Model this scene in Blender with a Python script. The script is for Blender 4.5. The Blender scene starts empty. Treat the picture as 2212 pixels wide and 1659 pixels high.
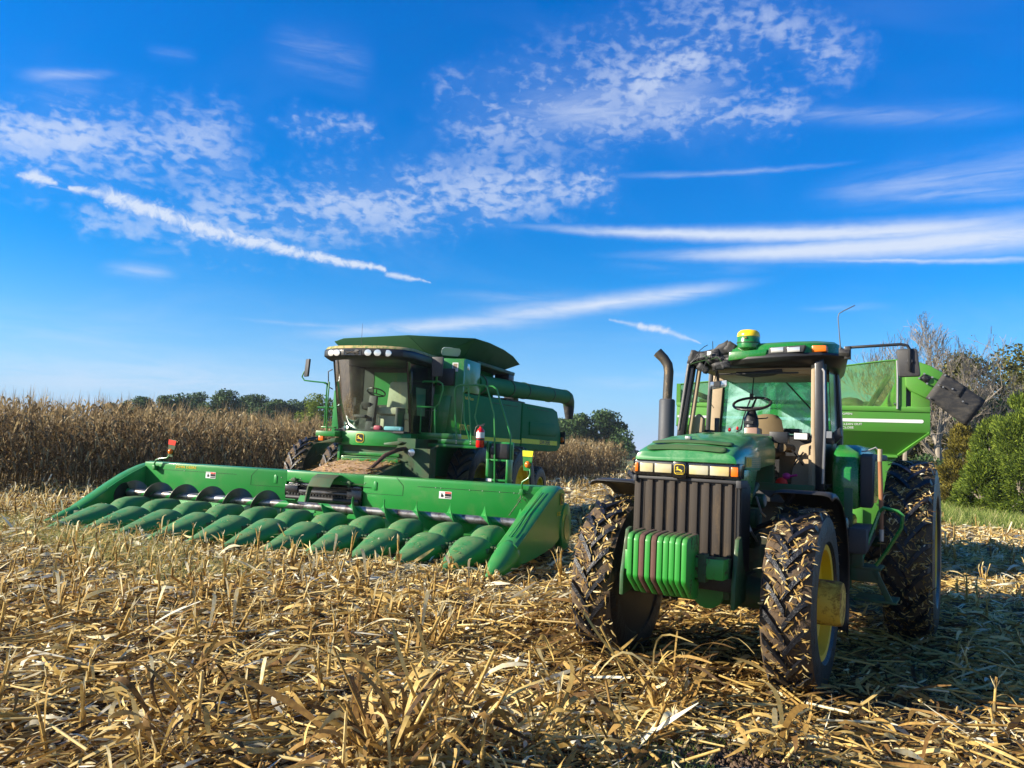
import bpy, bmesh, math, random
import numpy as np
from mathutils import Vector, Matrix
R=math.radians; PI=math.pi
SC=bpy.context.scene; COL=SC.collection
# ---------------------------------------------------------------- camera
PITCH=R(4.747); ROLL=R(2.7); CAMH=1.83
cd=bpy.data.cameras.new('camera'); cam=bpy.data.objects.new('camera',cd); COL.objects.link(cam)
fw=Vector((0,math.cos(PITCH),math.sin(PITCH))); up0=Vector((0,-math.sin(PITCH),math.cos(PITCH))); rt0=Vector((1,0,0))
rt=rt0*math.cos(ROLL)+up0*math.sin(ROLL); up=up0*math.cos(ROLL)-rt0*math.sin(ROLL)
cam.matrix_world=Matrix(((rt.x,up.x,-fw.x,0),(rt.y,up.y,-fw.y,0),(rt.z,up.z,-fw.z,CAMH),(0,0,0,1)))
cd.sensor_width=36; cd.lens=36*1690/2212; cd.clip_start=.05; cd.clip_end=4000
SC.camera=cam
# ---------------------------------------------------------------- exposure, sun
SUN_EL=23; SUN_DIR=Vector((-.985,-.17,0)).normalized()   # horizontal direction towards the sun
SC.view_settings.view_transform='Standard'; SC.view_settings.look='None'; SC.view_settings.gamma=1
SC.view_settings.exposure=1.08; SC.view_settings.use_curve_mapping=False
SC.cycles.max_bounces=8; SC.cycles.transparent_max_bounces=16
sl=bpy.data.lights.new('sun','SUN'); sl.energy=5.0; sl.angle=R(.5); sl.color=(1,.9,.74)
sun=bpy.data.objects.new('sun',sl); COL.objects.link(sun)
sd=SUN_DIR*math.cos(R(SUN_EL))+Vector((0,0,math.sin(R(SUN_EL))))
sun.rotation_euler=sd.to_track_quat('Z','Y').to_euler()
# ---------------------------------------------------------------- node helper
class N:
    def __init__(s,nt): s.nt=nt; s.nodes=nt.nodes; s.l=nt.links
    def new(s,t,**k):
        n=s.nodes.new(t)
        for a,b in k.items(): setattr(n,a,b)
        return n
    def put(s,inp,v):
        if isinstance(v,bpy.types.NodeSocket): s.l.new(v,inp)
        elif v is not None: inp.default_value=v
    def m(s,op,a,b=None,c=None,clamp=False):
        n=s.new('ShaderNodeMath',operation=op,use_clamp=clamp)
        s.put(n.inputs[0],a); s.put(n.inputs[1],b) if b is not None else 0
        if c is not None: s.put(n.inputs[2],c)
        return n.outputs[0]
    def vm(s,op,a,b=None,out=0):
        n=s.new('ShaderNodeVectorMath',operation=op); s.put(n.inputs[0],a)
        if b is not None: s.put(n.inputs[1],b)
        return n.outputs[out]
    def xyz(s,x=0,y=0,z=0):
        n=s.new('ShaderNodeCombineXYZ'); s.put(n.inputs[0],x); s.put(n.inputs[1],y); s.put(n.inputs[2],z); return n.outputs[0]
    def noise(s,vec,scale,detail=3,rough=.5,dist=0,col=False):
        n=s.new('ShaderNodeTexNoise'); s.put(n.inputs['Vector'],vec); s.put(n.inputs['Scale'],scale); s.put(n.inputs['Detail'],detail); s.put(n.inputs['Roughness'],rough); s.put(n.inputs['Distortion'],dist)
        return n.outputs[1 if col else 0]
    def sm(s,v,a,b,t='SMOOTHSTEP',o0=0,o1=1):
        n=s.new('ShaderNodeMapRange',interpolation_type=t); s.put(n.inputs[0],v); s.put(n.inputs[1],a); s.put(n.inputs[2],b); s.put(n.inputs[3],o0); s.put(n.inputs[4],o1)
        return n.outputs[0]
    def mix(s,f,a,b,mode='MIX'):
        n=s.new('ShaderNodeMix',data_type='RGBA',blend_type=mode); s.put(n.inputs[0],f); s.put(n.inputs[6],c4(a)); s.put(n.inputs[7],c4(b)); return n.outputs[2]
    def ramp(s,v,stops,interp='LINEAR'):
        n=s.new('ShaderNodeValToRGB'); s.put(n.inputs[0],v); r=n.color_ramp; r.interpolation=interp
        while len(r.elements)<len(stops): r.elements.new(.5)
        for e,(p,c) in zip(r.elements,stops): e.position=p; e.color=c4(c)
        return n.outputs[0]
def c4(c): return (*c,1) if isinstance(c,(tuple,list)) and len(c)==3 else c
# ---------------------------------------------------------------- sky: Nishita plus clouds by direction
CL=[
 ('s', -0.5329, 0.263, -0.4934, 0.2635, 0.003, 0.0107, 0.9),
 ('s', -0.4981, 0.2627, -0.3948, 0.2433, 0.0112, 0.0118, 1.0),
 ('s', -0.3948, 0.2433, -0.2805, 0.2279, 0.0118, 0.0077, 1.0),
 ('s', -0.2805, 0.2279, -0.1709, 0.2175, 0.0077, 0.0041, 0.95),
 ('s', -0.1659, 0.2115, -0.1113, 0.2064, 0.0047, 0.0018, 0.75),
 ('s', -0.5818, 0.2654, -0.5667, 0.2668, 0.0036, 0.0089, 0.9),
 ('s', -0.5667, 0.2663, -0.5475, 0.2645, 0.0089, 0.0036, 0.9),
 ('s', -0.5529, 0.2608, -0.5281, 0.2609, 0.0018, 0.003, 0.45),
 ('c', -0.6029, 0.3105, -0.5285, 0.3163, 0.0249, 0.0355, 1.15),
 ('c', -0.5759, 0.2957, -0.3973, 0.3376, 0.0426, 0.0414, 0.8),
 ('c', -0.3854, 0.2554, 0.0989, 0.3348, 0.0444, 0.0237, 0.85),
 ('c', -0.2509, 0.2895, 0.0144, 0.3326, 0.0355, 0.0355, 0.9),
 ('c', -0.5162, 0.2289, -0.3995, 0.2373, 0.013, 0.0178, 0.65),
 ('c', -0.2916, 0.3781, -0.1993, 0.3795, 0.0178, 0.013, 0.7),
 ('c', -0.0502, 0.4004, 0.2527, 0.4919, 0.0533, 0.0651, 0.7),
 ('c', 0.1481, 0.4517, 0.2182, 0.4793, 0.0355, 0.0355, 1.0),
 ('c', 0.2864, 0.5132, 0.3862, 0.4649, 0.0266, 0.0325, 0.7),
 ('c', -0.1135, 0.4379, -0.0777, 0.451, 0.0178, 0.0178, 0.45),
 ('c', 0.1014, 0.4158, 0.3333, 0.4142, 0.0296, 0.0237, 0.75),
 ('v', -0.0569, 0.4106, 0.2996, 0.4394, 0.0325, 0.0355, 0.5),
 ('v', 0.2549, 0.4181, 0.5954, 0.3779, 0.0154, 0.013, 0.3),
 ('v', -0.5952, 0.3637, -0.493, 0.3933, 0.0095, 0.0047, 0.4),
 ('v', -0.5813, 0.3536, -0.505, 0.3678, 0.0237, 0.0178, 0.22),
 ('v', -0.3375, 0.4588, -0.1985, 0.4498, 0.0249, 0.0355, 0.24),
 ('v', -0.4016, 0.3265, -0.3367, 0.3161, 0.0355, 0.0355, 0.22),
 ('v', -0.0315, 0.2832, 0.6953, 0.2618, 0.0047, 0.0201, 0.85),
 ('v', 0.1203, 0.2495, 0.7468, 0.255, 0.0071, 0.0284, 0.85),
 ('v', 0.2248, 0.2678, 0.6191, 0.2621, 0.0095, 0.0201, 0.45),
 ('v', 0.2929, 0.246, 0.6764, 0.2215, 0.003, 0.0053, 0.6),
 ('v', 0.1968, 0.2427, 0.3891, 0.249, 0.0071, 0.0071, 0.2),
 ('v', 0.1105, 0.3459, 0.4187, 0.3484, 0.0047, 0.0036, 0.35),
 ('v', 0.3567, 0.3145, 0.6592, 0.3249, 0.0178, 0.0325, 0.42),
 ('v', 0.3987, 0.3116, 0.6394, 0.2942, 0.0083, 0.0118, 0.45),
 ('v', 0.4389, 0.3413, 0.6398, 0.3283, 0.0071, 0.0095, 0.25),
 ('v', -0.2845, 0.1264, 0.0875, 0.1769, 0.0083, 0.0166, 0.65),
 ('v', -0.0907, 0.1581, 0.3154, 0.2195, 0.0178, 0.0107, 0.75),
 ('v', -0.1279, 0.1872, 0.2268, 0.2001, 0.0118, 0.0095, 0.25),
 ('v', -0.3556, 0.14, -0.1254, 0.1442, 0.0024, 0.0047, 0.35),
 ('s', 0.121, 0.1691, 0.1587, 0.163, 0.0018, 0.0047, 0.55),
 ('s', 0.1587, 0.163, 0.1937, 0.1562, 0.0053, 0.0053, 0.85),
 ('s', 0.1937, 0.1562, 0.2369, 0.1419, 0.0047, 0.0012, 0.6),
 ('v', -0.4983, 0.1815, -0.4109, 0.1862, 0.0095, 0.013, 0.4),
 ('v', -0.4668, 0.2034, -0.3927, 0.2167, 0.0071, 0.0047, 0.3),
 ('v', 0.1089, 0.2361, 0.3685, 0.2354, 0.013, 0.013, 0.18),
 ('v', -0.6951, 0.0515, -0.179, 0.067, 0.0414, 0.0355, 0.5),
 ('v', -0.6629, 0.0971, -0.3482, 0.1118, 0.0355, 0.0296, 0.22),
 ('v', -0.4431, 0.0276, 0.1151, 0.0756, 0.0296, 0.0237, 0.2),
 ('v', 0.0674, 0.0885, 0.2185, 0.0908, 0.0107, 0.0083, 0.3),
 ('v', -0.3777, 0.087, -0.2147, 0.088, 0.0237, 0.0178, 0.22),
 ('v', 0.3483, 0.1824, 0.4548, 0.185, 0.0047, 0.0047, 0.25),
 ('v', 0.1607, 0.1036, 0.2295, 0.1015, 0.0059, 0.0036, 0.25),
 ('v', -0.4808, 0.083, -0.4032, 0.0875, 0.0036, 0.0024, 0.25),
 ('v', -0.471, 0.4213, -0.4103, 0.4276, 0.0083, 0.0083, 0.16),
]
def make_world():
    w=bpy.data.worlds.new('World'); SC.world=w; w.use_nodes=True; n=N(w.node_tree)
    for x in list(n.nodes): n.nodes.remove(x)
    out=n.new('ShaderNodeOutputWorld'); bg=n.new('ShaderNodeBackground')
    sky=n.new('ShaderNodeTexSky',sky_type='NISHITA'); sky.sun_disc=False; sky.sun_elevation=R(SUN_EL); sky.sun_rotation=math.atan2(SUN_DIR.x,SUN_DIR.y)
    sky.air_density=1.0; sky.dust_density=.35; sky.ozone_density=2.2; sky.altitude=100
    tc=n.new('ShaderNodeTexCoord'); d=tc.outputs['Generated']
    sp=n.new('ShaderNodeSeparateXYZ'); n.l.new(d,sp.inputs[0]); x,y,z=sp.outputs
    az=n.m('ARCTAN2',x,y); el=n.m('ARCSINE',z)
    zz=n.m('ADD',n.m('MAXIMUM',z,0.0),.10); pu=n.m('DIVIDE',x,zz); pv=n.m('DIVIDE',y,zz); P=n.xyz(pu,pv,0)
    AE=n.xyz(az,el,0)
    nz=n.noise(AE,38,3,.6,0,True); wob=n.vm('SCALE',n.vm('SUBTRACT',nz,(.5,.5,.5))); wob.node.inputs['Scale'].default_value=.06
    Q=n.vm('ADD',AE,wob)
    wob2=n.vm('SCALE',n.vm('SUBTRACT',nz,(.5,.5,.5))); wob2.node.inputs['Scale'].default_value=.006
    Q2=n.vm('ADD',AE,wob2)
    acc={'s':None,'c':None,'v':None}
    mp2=n.new('ShaderNodeMapping'); n.l.new(AE,mp2.inputs[0]); mp2.inputs['Rotation'].default_value=(0,0,R(-6)); mp2.inputs['Scale'].default_value=(9,60,1)
    v1=n.noise(mp2.outputs[0],1.0,7,.62,.6); s1=n.noise(AE,60,6,.65,.8)
    fv=n.m('MULTIPLY',n.m('SUBTRACT',v1,.5),2.4); fs=n.m('MULTIPLY',n.m('SUBTRACT',s1,.5),3.6)
    for k,a0,e0,a1,e1,w0,w1,st in CL:
        q=Q if k=='c' else Q2
        dx,dy=a1-a0,e1-e0; L=math.hypot(dx,dy); D=(dx/L,dy/L,0)
        rel=n.vm('SUBTRACT',q,(a0,e0,0)); t=n.m('DIVIDE',n.vm('DOT_PRODUCT',rel,D,1),L,clamp=True)
        near=n.vm('SCALE',(D[0]*L,D[1]*L,0)); n.put(near.node.inputs['Scale'],t)
        dist=n.vm('LENGTH',n.vm('SUBTRACT',rel,near),None,1)
        wd=n.m('MULTIPLY_ADD',t,w1-w0,w0)
        q0=n.m('DIVIDE',dist,wd); q0=q0 if k=='c' else n.m('ADD',q0,fs if k=='s' else fv)
        if k=='v':
            tu=n.m('SUBTRACT',n.m('MULTIPLY',n.m('DIVIDE',n.vm('DOT_PRODUCT',rel,D,1),L),2),1); pp=n.m('DIVIDE',n.vm('DOT_PRODUCT',rel,(-D[1],D[0],0),1),n.m('MULTIPLY',wd,1.5))
            rr=n.m('SQRT',n.m('ADD',n.m('POWER',n.m('ABSOLUTE',n.m('MULTIPLY',tu,.9)),4),n.m('MULTIPLY',pp,pp))); q0=n.m('MULTIPLY',n.m('ADD',rr,n.m('MULTIPLY',fv,.30)),1.45)
        v=n.sm(q0,1.55 if k=='s' else (1.6 if k=='v' else 1.85),-.35 if k=='s' else -.25,o1=st*1.15 if k=='s' else st)
        acc[k]=v if acc[k] is None else n.m('MAXIMUM',acc[k],v)
    # altocumulus ripples
    mp=n.new('ShaderNodeMapping'); n.l.new(AE,mp.inputs[0]); mp.inputs['Rotation'].default_value=(0,0,R(8)); mp.inputs['Scale'].default_value=(58,100,1)
    r1=n.noise(mp.outputs[0],1.0,3,.5,.3); r0=n.noise(P,3.2,3,.5)
    rip=n.sm(n.m('ADD',n.m('ADD',r1,n.m('MULTIPLY',n.m('SUBTRACT',r0,.5),.9)),n.m('MULTIPLY',acc['c'],.18)),.46,.78)
    rip=n.m('MULTIPLY_ADD',rip,.9,.12)
    c=n.m('MULTIPLY',n.m('MULTIPLY',n.m('MINIMUM',acc['c'],1.0),rip),.72)
    cs=n.m('MULTIPLY',acc['s'],n.sm(n.m('ADD',s1,n.m('MULTIPLY',acc['s'],.5)),.35,.9))
    cv=n.m('MULTIPLY',n.m('MULTIPLY',acc['v'],1.5),n.sm(n.m('ADD',v1,n.m('MULTIPLY',acc['v'],.42)),.42,.92,o0=.08,o1=1.0))
    gv=n.m('MULTIPLY',n.sm(n.noise(P,.7,6,.6,.6),.47,.8),.15)   # faint thin veils everywhere
    cl=n.m('MINIMUM',n.m('ADD',n.m('MAXIMUM',n.m('MAXIMUM',c,cs),cv),gv),1.0)
    # sky colour grade: deeper, more saturated blue ahead, whitened unseen behind the camera for fill
    hs=n.new('ShaderNodeHueSaturation'); hs.inputs['Hue'].default_value=.508; hs.inputs['Saturation'].default_value=1.45; hs.inputs['Value'].default_value=1.0; n.l.new(sky.outputs[0],hs.inputs['Color'])
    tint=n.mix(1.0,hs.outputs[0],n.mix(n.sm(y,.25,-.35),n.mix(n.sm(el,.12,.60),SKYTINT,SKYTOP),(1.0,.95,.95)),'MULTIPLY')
    hz=n.sm(el,.26,-.03); hz=n.m('MULTIPLY',n.m('POWER',hz,1.4),.8)
    base=n.mix(hz,tint,HZCOL)
    fin=n.mix(n.m('MULTIPLY',cl,.92),base,CLOUDCOL)
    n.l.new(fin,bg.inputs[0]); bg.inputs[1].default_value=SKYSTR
    n.l.new(bg.outputs[0],out.inputs[0])
SKYSTR=.084; SKYTINT=(.10,.79,1.08); SKYTOP=(.0,1.06,1.36); HZCOL=(3.2,3.3,5.6); CLOUDCOL=(4.1,4.6,5.5)
make_world()
# ---------------------------------------------------------------- mesh builder
class MB:
    def __init__(s): s.v=[]; s.f=[]; s.mi=[]; s.cur=0
    def add(s,vs,fs):
        b=len(s.v); s.v+= [tuple(v) for v in vs]
        for f in fs: s.f.append(tuple(b+i for i in f)); s.mi.append(s.cur)
        return s
    def hexa(s,p): return s.add(p,[(0,3,2,1),(4,5,6,7),(0,1,5,4),(1,2,6,5),(2,3,7,6),(3,0,4,7)])
    def bx(s,x0,x1,y0,y1,z0,z1):
        return s.hexa([(x0,y0,z0),(x1,y0,z0),(x1,y1,z0),(x0,y1,z0),(x0,y0,z1),(x1,y0,z1),(x1,y1,z1),(x0,y1,z1)])
    def obox(s,c,size,M):  # oriented
        h=[k/2 for k in size]; c=Vector(c)
        return s.hexa([c+M@Vector((sx*h[0],sy*h[1],sz*h[2])) for sz in(-1,1) for sx,sy in((-1,-1),(1,-1),(1,1),(-1,1))])
    def prism(s,pts,axis,a,b):
        n=len(pts)
        def P(p,t): return [(t,p[0],p[1]),(p[0],t,p[1]),(p[0],p[1],t)][axis]
        vs=[P(p,a) for p in pts]+[P(p,b) for p in pts]
        fs=[tuple(range(n))[::-1],tuple(range(n,2*n))]+[(i,(i+1)%n,n+(i+1)%n,n+i) for i in range(n)]
        return s.add(vs,fs)
    def slab(s,pts,th):   # planar polygon given thickness along its normal
        pts=[Vector(p) for p in pts]; nn=(pts[1]-pts[0]).cross(pts[2]-pts[1]).normalized()*th
        n=len(pts); vs=pts+[p+nn for p in pts]
        fs=[tuple(range(n))[::-1],tuple(range(n,2*n))]+[(i,(i+1)%n,n+(i+1)%n,n+i) for i in range(n)]
        return s.add(vs,fs)
    def tube(s,path,r,n=8,caps=True,flat=1.0):
        path=[Vector(p) for p in path]; m=len(path); rs=r if isinstance(r,(list,tuple)) else [r]*m
        vs=[];fs=[]; prev=None
        for i,p in enumerate(path):
            t=((path[min(i+1,m-1)]-p).normalized()+(p-path[max(i-1,0)]).normalized())
            t=t.normalized() if t.length>1e-6 else Vector((0,0,1))
            if prev is None:
                a=Vector((0,0,1)) if abs(t.z)<.9 else Vector((1,0,0)); u=t.cross(a).normalized()
            else: u=(prev-t*prev.dot(t)).normalized()
            prev=u; w=t.cross(u)
            for k in range(n):
                an=2*PI*k/n; vs.append(p+(u*math.cos(an)+w*math.sin(an)*flat)*rs[i])
        for i in range(m-1):
            for k in range(n): fs.append((i*n+k,i*n+(k+1)%n,(i+1)*n+(k+1)%n,(i+1)*n+k))
        if caps: fs+= [tuple(range(n))[::-1],tuple(range((m-1)*n,m*n))]
        return s.add(vs,fs)
    def cyl(s,p0,p1,r0,r1=None,n=16,caps=True): return s.tube([p0,p1],[r0,r0 if r1 is None else r1],n,caps)
    def lathe(s,prof,axis,c,n=32,closed=False,caps=True):  # prof [(a,r)] along axis
        vs=[];fs=[];c=Vector(c);m=len(prof)
        for a,r in prof:
            for k in range(n):
                t=2*PI*k/n; u,w=r*math.cos(t),r*math.sin(t)
                vs.append(c+Vector([(a,u,w),(u,a,w),(u,w,a)][axis]))
        mm=m if closed else m-1
        for i in range(mm):
            j=(i+1)%m
            for k in range(n): fs.append((i*n+k,i*n+(k+1)%n,j*n+(k+1)%n,j*n+k))
        if not closed and caps:
            if prof[0][1]>1e-4: fs.append(tuple(range(n))[::-1])
            if prof[-1][1]>1e-4: fs.append(tuple(range((m-1)*n,m*n)))
        return s.add(vs,fs)
    def loft(s,secs,closed=True,caps=True):
        n=len(secs[0]); vs=[p for c in secs for p in c]; fs=[]
        for i in range(len(secs)-1):
            for k in range(n if closed else n-1):
                j=(k+1)%n; fs.append((i*n+k,i*n+j,(i+1)*n+j,(i+1)*n+k))
        if caps and closed: fs+= [tuple(range(n))[::-1],tuple(range((len(secs)-1)*n,len(secs)*n))]
        return s.add(vs,fs)
    def sph(s,c,r,n=12,m=8):
        c=Vector(c); r=r if isinstance(r,(tuple,list)) else (r,r,r)
        vs=[c+Vector((0,0,-r[2]))]
        for i in range(1,m):
            ph=-PI/2+PI*i/m
            for k in range(n): t=2*PI*k/n; vs.append(c+Vector((r[0]*math.cos(ph)*math.cos(t),r[1]*math.cos(ph)*math.sin(t),r[2]*math.sin(ph))))
        vs.append(c+Vector((0,0,r[2]))); L=len(vs)-1; fs=[(0,1+(k+1)%n,1+k) for k in range(n)]
        for i in range(m-2):
            for k in range(n): a=1+i*n+k; b=1+i*n+(k+1)%n; fs.append((a,b,b+n,a+n))
        b=1+(m-2)*n; fs+= [(L,b+k,b+(k+1)%n) for k in range(n)]
        return s.add(vs,fs)
    def build(s,name,mats,parent=None,bevel=0,ang=35,solid=0,sub=0,matrix=None,fixn=True):
        me=bpy.data.meshes.new(name); me.from_pydata(s.v,[],s.f)
        mats=mats if isinstance(mats,(list,tuple)) else [mats]
        for m in mats: me.materials.append(m)
        if len(mats)>1: me.polygons.foreach_set('material_index',s.mi)
        bm=bmesh.new(); bm.from_mesh(me)
        if fixn: bmesh.ops.recalc_face_normals(bm,faces=bm.faces)
        if bevel:
            es=[e for e in bm.edges if len(e.link_faces)==2 and e.calc_face_angle(0)>.5]
            if es: bmesh.ops.bevel(bm,geom=es,offset=bevel,segments=2,profile=.5,affect='EDGES',clamp_overlap=True)
        bm.to_mesh(me); bm.free(); me.shade_smooth(); me.set_sharp_from_angle(angle=R(ang))
        o=bpy.data.objects.new(name,me); COL.objects.link(o)
        if parent: o.parent=parent
        if matrix is not None: o.matrix_local=matrix
        if solid:
            md=o.modifiers.new('solid','SOLIDIFY'); md.thickness=solid; md.offset=0
        return o
def tag(o,label=None,cat=None,group=None,kind=None):
    for k,v in (('label',label),('category',cat),('group',group),('kind',kind)):
        if v: o[k]=v
    return o
def empty(name,loc,rotz,label,cat,group=None,matrix=None):
    o=bpy.data.objects.new(name,None); COL.objects.link(o); o.empty_display_size=.2
    if matrix is not None: o.matrix_world=matrix
    else: o.location=loc; o.rotation_euler=(0,0,rotz)
    return tag(o,label,cat,group)
def pose(x,y,yaw):  # heading: forward = local +x
    a=R(yaw); return (x,y,0),math.atan2(-math.cos(a),-math.sin(a))
def text(name,s,h,origin,ux,uy,mat,parent,ext=.002,wide=1.0,bold=0.0):
    """real letters, height h, local axes ux (reading direction) and uy (up)"""
    cu=bpy.data.curves.new(name,'FONT'); cu.body=s; cu.size=h*1.38; cu.extrude=ext; cu.resolution_u=2; cu.offset=bold
    t=bpy.data.objects.new(name,cu); COL.objects.link(t); dg=bpy.context.evaluated_depsgraph_get()
    me=bpy.data.meshes.new_from_object(t.evaluated_get(dg)); bpy.data.objects.remove(t)
    me.materials.clear(); me.materials.append(mat); me.name=name
    ux=Vector(ux).normalized(); uy=Vector(uy); uy=(uy-ux*uy.dot(ux)).normalized(); uz=ux.cross(uy)
    M=Matrix.Translation(Vector(origin))@Matrix((ux*wide,uy,uz)).transposed().to_4x4(); me.transform(M)
    o=bpy.data.objects.new(name,me); COL.objects.link(o); o.parent=parent; return o
DEER=[(.06,.30),(.20,.36),(.30,.44),(.45,.50),(.60,.52),(.68,.60),(.64,.72),(.58,.80),(.66,.78),(.70,.88),(.73,.78),(.80,.86),(.79,.74),(.90,.66),(.88,.60),(.80,.60),(.78,.50),(.80,.42),(.93,.38),(.92,.33),(.76,.34),(.66,.36),(.52,.34),(.42,.30),(.30,.20),(.16,.12),(.12,.16),(.24,.26),(.16,.28)]
def emblem(name,c,ux,uy,w,h,parent,mb=None):
    """dark rounded badge, yellow rim, leaping deer"""
    ux=Vector(ux).normalized(); uy=Vector(uy).normalized(); nz=ux.cross(uy); c=Vector(c)
    def rr(w,h,r,off,n=5):
        P=[]
        for sx,sy,a0 in((1,1,0),(-1,1,90),(-1,-1,180),(1,-1,270)):
            for k in range(n+1):
                a=R(a0+90*k/n); P.append(c+ux*(sx*(w/2-r)+r*math.cos(a))+uy*(sy*(h/2-r)+r*math.sin(a))+nz*off)
        return P
    m=MB(); m.slab(rr(w,h,w*.24,0),.006); badge=m.build(name,M_yellow_decal,parent,fixn=True)
    m=MB(); m.slab(rr(w*.88,h*.88,w*.2,.0065),.003); m.build('badge_field',M_black_decal,badge)
    m=MB(); P=[c-ux*((x-.5)*w*.78)+uy*((y-.46)*h*.72)+nz*.0105 for x,y in DEER]
    m.slab(P,.003); m.build('deer_mark',M_yellow_decal,badge)
    return badge
# ---------------------------------------------------------------- materials
def mat(name,fn=None,**k):
    m=bpy.data.materials.new(name); m.use_nodes=True; n=N(m.node_tree); b=n.nodes['Principled BSDF']
    for a,v in k.items(): b.inputs[a.replace('_',' ')].default_value=c4(v)
    if fn: fn(n,b)
    return m
def obj_co(n): return n.new('ShaderNodeTexCoord').outputs['Object']
def bump(n,b,h,s,d=.01):
    k=n.new('ShaderNodeBump'); k.inputs['Strength'].default_value=s; k.inputs['Distance'].default_value=d; n.l.new(h,k.inputs['Height']); n.l.new(k.outputs[0],b.inputs['Normal'])
def paint(name,col,dust=(.30,.22,.12),amt=.25,rough=.3,coat=.35,lo=.45,hi=.8,scale=3.0,streak=1.0):
    def fn(n,b):
        co=obj_co(n); mp=n.new('ShaderNodeMapping'); n.l.new(co,mp.inputs[0]); mp.inputs['Scale'].default_value=(1,1,streak)
        a=n.noise(mp.outputs[0],scale,5,.65,.3); f=n.noise(co,45,3,.7)
        k=n.m('MULTIPLY',n.sm(n.m('ADD',a,n.m('MULTIPLY',n.m('SUBTRACT',f,.5),.35)),lo,hi),amt)
        # dust settles on upward faces
        g=n.new('ShaderNodeNewGeometry'); s=n.new('ShaderNodeSeparateXYZ'); n.l.new(g.outputs['Normal'],s.inputs[0])
        upf=n.m('MULTIPLY',n.sm(s.outputs[2],.35,1.0),n.sm(a,.25,.65,o1=amt*1.3)); k=n.m('MAXIMUM',k,upf,clamp=True)
        v=n.mix(n.m('MULTIPLY',n.noise(co,1.3,2),.5),col,tuple(c*.72 for c in col))
        n.l.new(n.mix(k,v,dust),b.inputs['Base Color'])
        n.l.new(n.m('ADD',n.m('MULTIPLY_ADD',k,.5,rough),n.m('MULTIPLY',f,.1)),b.inputs['Roughness'])
        n.l.new(n.m('MULTIPLY',n.m('SUBTRACT',1,k,clamp=True),coat),b.inputs['Coat Weight']); b.inputs['Coat Roughness'].default_value=.12
        bump(n,b,n.noise(co,2.2,2),.12,.03)
    return mat(name,fn)
M_green=paint('green paint',(.012,.20,.028))
M_greenhdr=paint('header green paint',(.010,.235,.034),amt=.12,coat=.25,rough=.35)
M_hood=paint('poly hood green',(.010,.20,.042),dust=(.15,.20,.08),amt=.55,coat=.1,rough=.45,lo=.4,hi=.85,scale=5)
M_comb=paint('combine panel green',(.006,.17,.034),dust=(.02,.12,.03),amt=.12,coat=.0,rough=.62)
M_comb.node_tree.nodes['Principled BSDF'].inputs['Specular IOR Level'].default_value=.3
M_bonnet=paint('sky-sheen bonnet green',(.014,.20,.04),dust=(.12,.30,.12),amt=.5,coat=.5,rough=.25,lo=.4,hi=.75)  # pale tone in the dust slot is sky sheen put into the colour
M_trac=paint('tractor green paint',(.012,.19,.03),amt=.2,coat=.5,rough=.22)
M_dkgreen=paint('grimy green paint',(.010,.085,.022),dust=(.10,.07,.04),amt=.6,lo=.35,hi=.7,rough=.5,coat=.05)
M_pad=paint('dull dark green',(.03,.10,.025),amt=.1,rough=.8,coat=0)
M_cart=paint('light green cart paint',(.085,.30,.032),dust=(.12,.20,.05),amt=.45,coat=.1,rough=.42,scale=2)
M_yellow=paint('yellow wheel paint',(.85,.56,.010),dust=(.30,.18,.03),amt=.25,rough=.4,coat=.2,scale=4)
M_hub=paint('rusty yellow hub',(.72,.48,.05),dust=(.17,.06,.012),amt=.9,lo=.42,hi=.66,rough=.6,coat=0,scale=9)
M_rust=paint('brown rusty steel',(.11,.05,.035),dust=(.05,.03,.02),amt=.7,rough=.7,coat=0,scale=7)
M_weight=paint('chipped green weight paint',(.022,.28,.030),dust=(.07,.035,.02),amt=.95,lo=.56,hi=.66,rough=.45,coat=.15,scale=9,streak=.4)
M_black=paint('black plastic',(.012,.012,.013),dust=(.10,.085,.06),amt=.25,rough=.4,coat=.1)
M_pillar=paint('black pillar',(.006,.007,.010),dust=(.05,.045,.04),amt=.12,rough=.35,coat=.1)
M_blackgl=paint('glossy black',(.006,.006,.007),amt=.12,rough=.18,coat=.5)
M_greyblk=paint('dark grey plastic',(.035,.035,.038),dust=(.13,.11,.08),amt=.35,rough=.55,coat=0)
M_flap=paint('worn rubber flap',(.022,.022,.024),dust=(.10,.09,.075),amt=.7,lo=.4,hi=.75,rough=.6,coat=0,scale=5,streak=3)
M_grille=paint('dusty brown grille',(.034,.025,.018),dust=(.13,.095,.06),amt=.7,lo=.48,hi=.85,rough=.75,coat=0,scale=8,streak=.3)
M_muff=paint('muffler grey',(.055,.06,.07),dust=(.12,.10,.08),amt=.25,rough=.55,coat=0)
M_pipe=paint('heat stained exhaust pipe',(.055,.045,.032),dust=(.42,.30,.16),amt=.55,lo=.56,hi=.68,rough=.5,coat=0,scale=10,streak=.5)
M_beige=paint('beige cab trim',(.42,.32,.20),dust=(.22,.15,.08),amt=.3,rough=.65,coat=0)
M_seat=paint('tan seat cloth',(.17,.125,.065),dust=(.10,.07,.04),amt=.4,rough=.95,coat=0,scale=6)
M_gseat=paint('grey green seat cloth',(.55,.54,.40),dust=(.2,.18,.1),amt=.4,rough=.95,coat=0)
M_orange=mat('amber lens',Base_Color=(.75,.16,.01),Roughness=.25)
M_red=mat('red enamel',Base_Color=(.62,.012,.012),Roughness=.25,Coat_Weight=.5)
M_redrefl=mat('red reflective sheet',Base_Color=(.75,.03,.008),Roughness=.35)
M_white=paint('white decal',(.78,.78,.76),amt=.08,rough=.4,coat=0)
M_yellow_decal=mat('yellow decal',Base_Color=(.80,.56,.03),Roughness=.4)
M_black_decal=mat('black decal',Base_Color=(.010,.013,.012),Roughness=.35)
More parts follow.
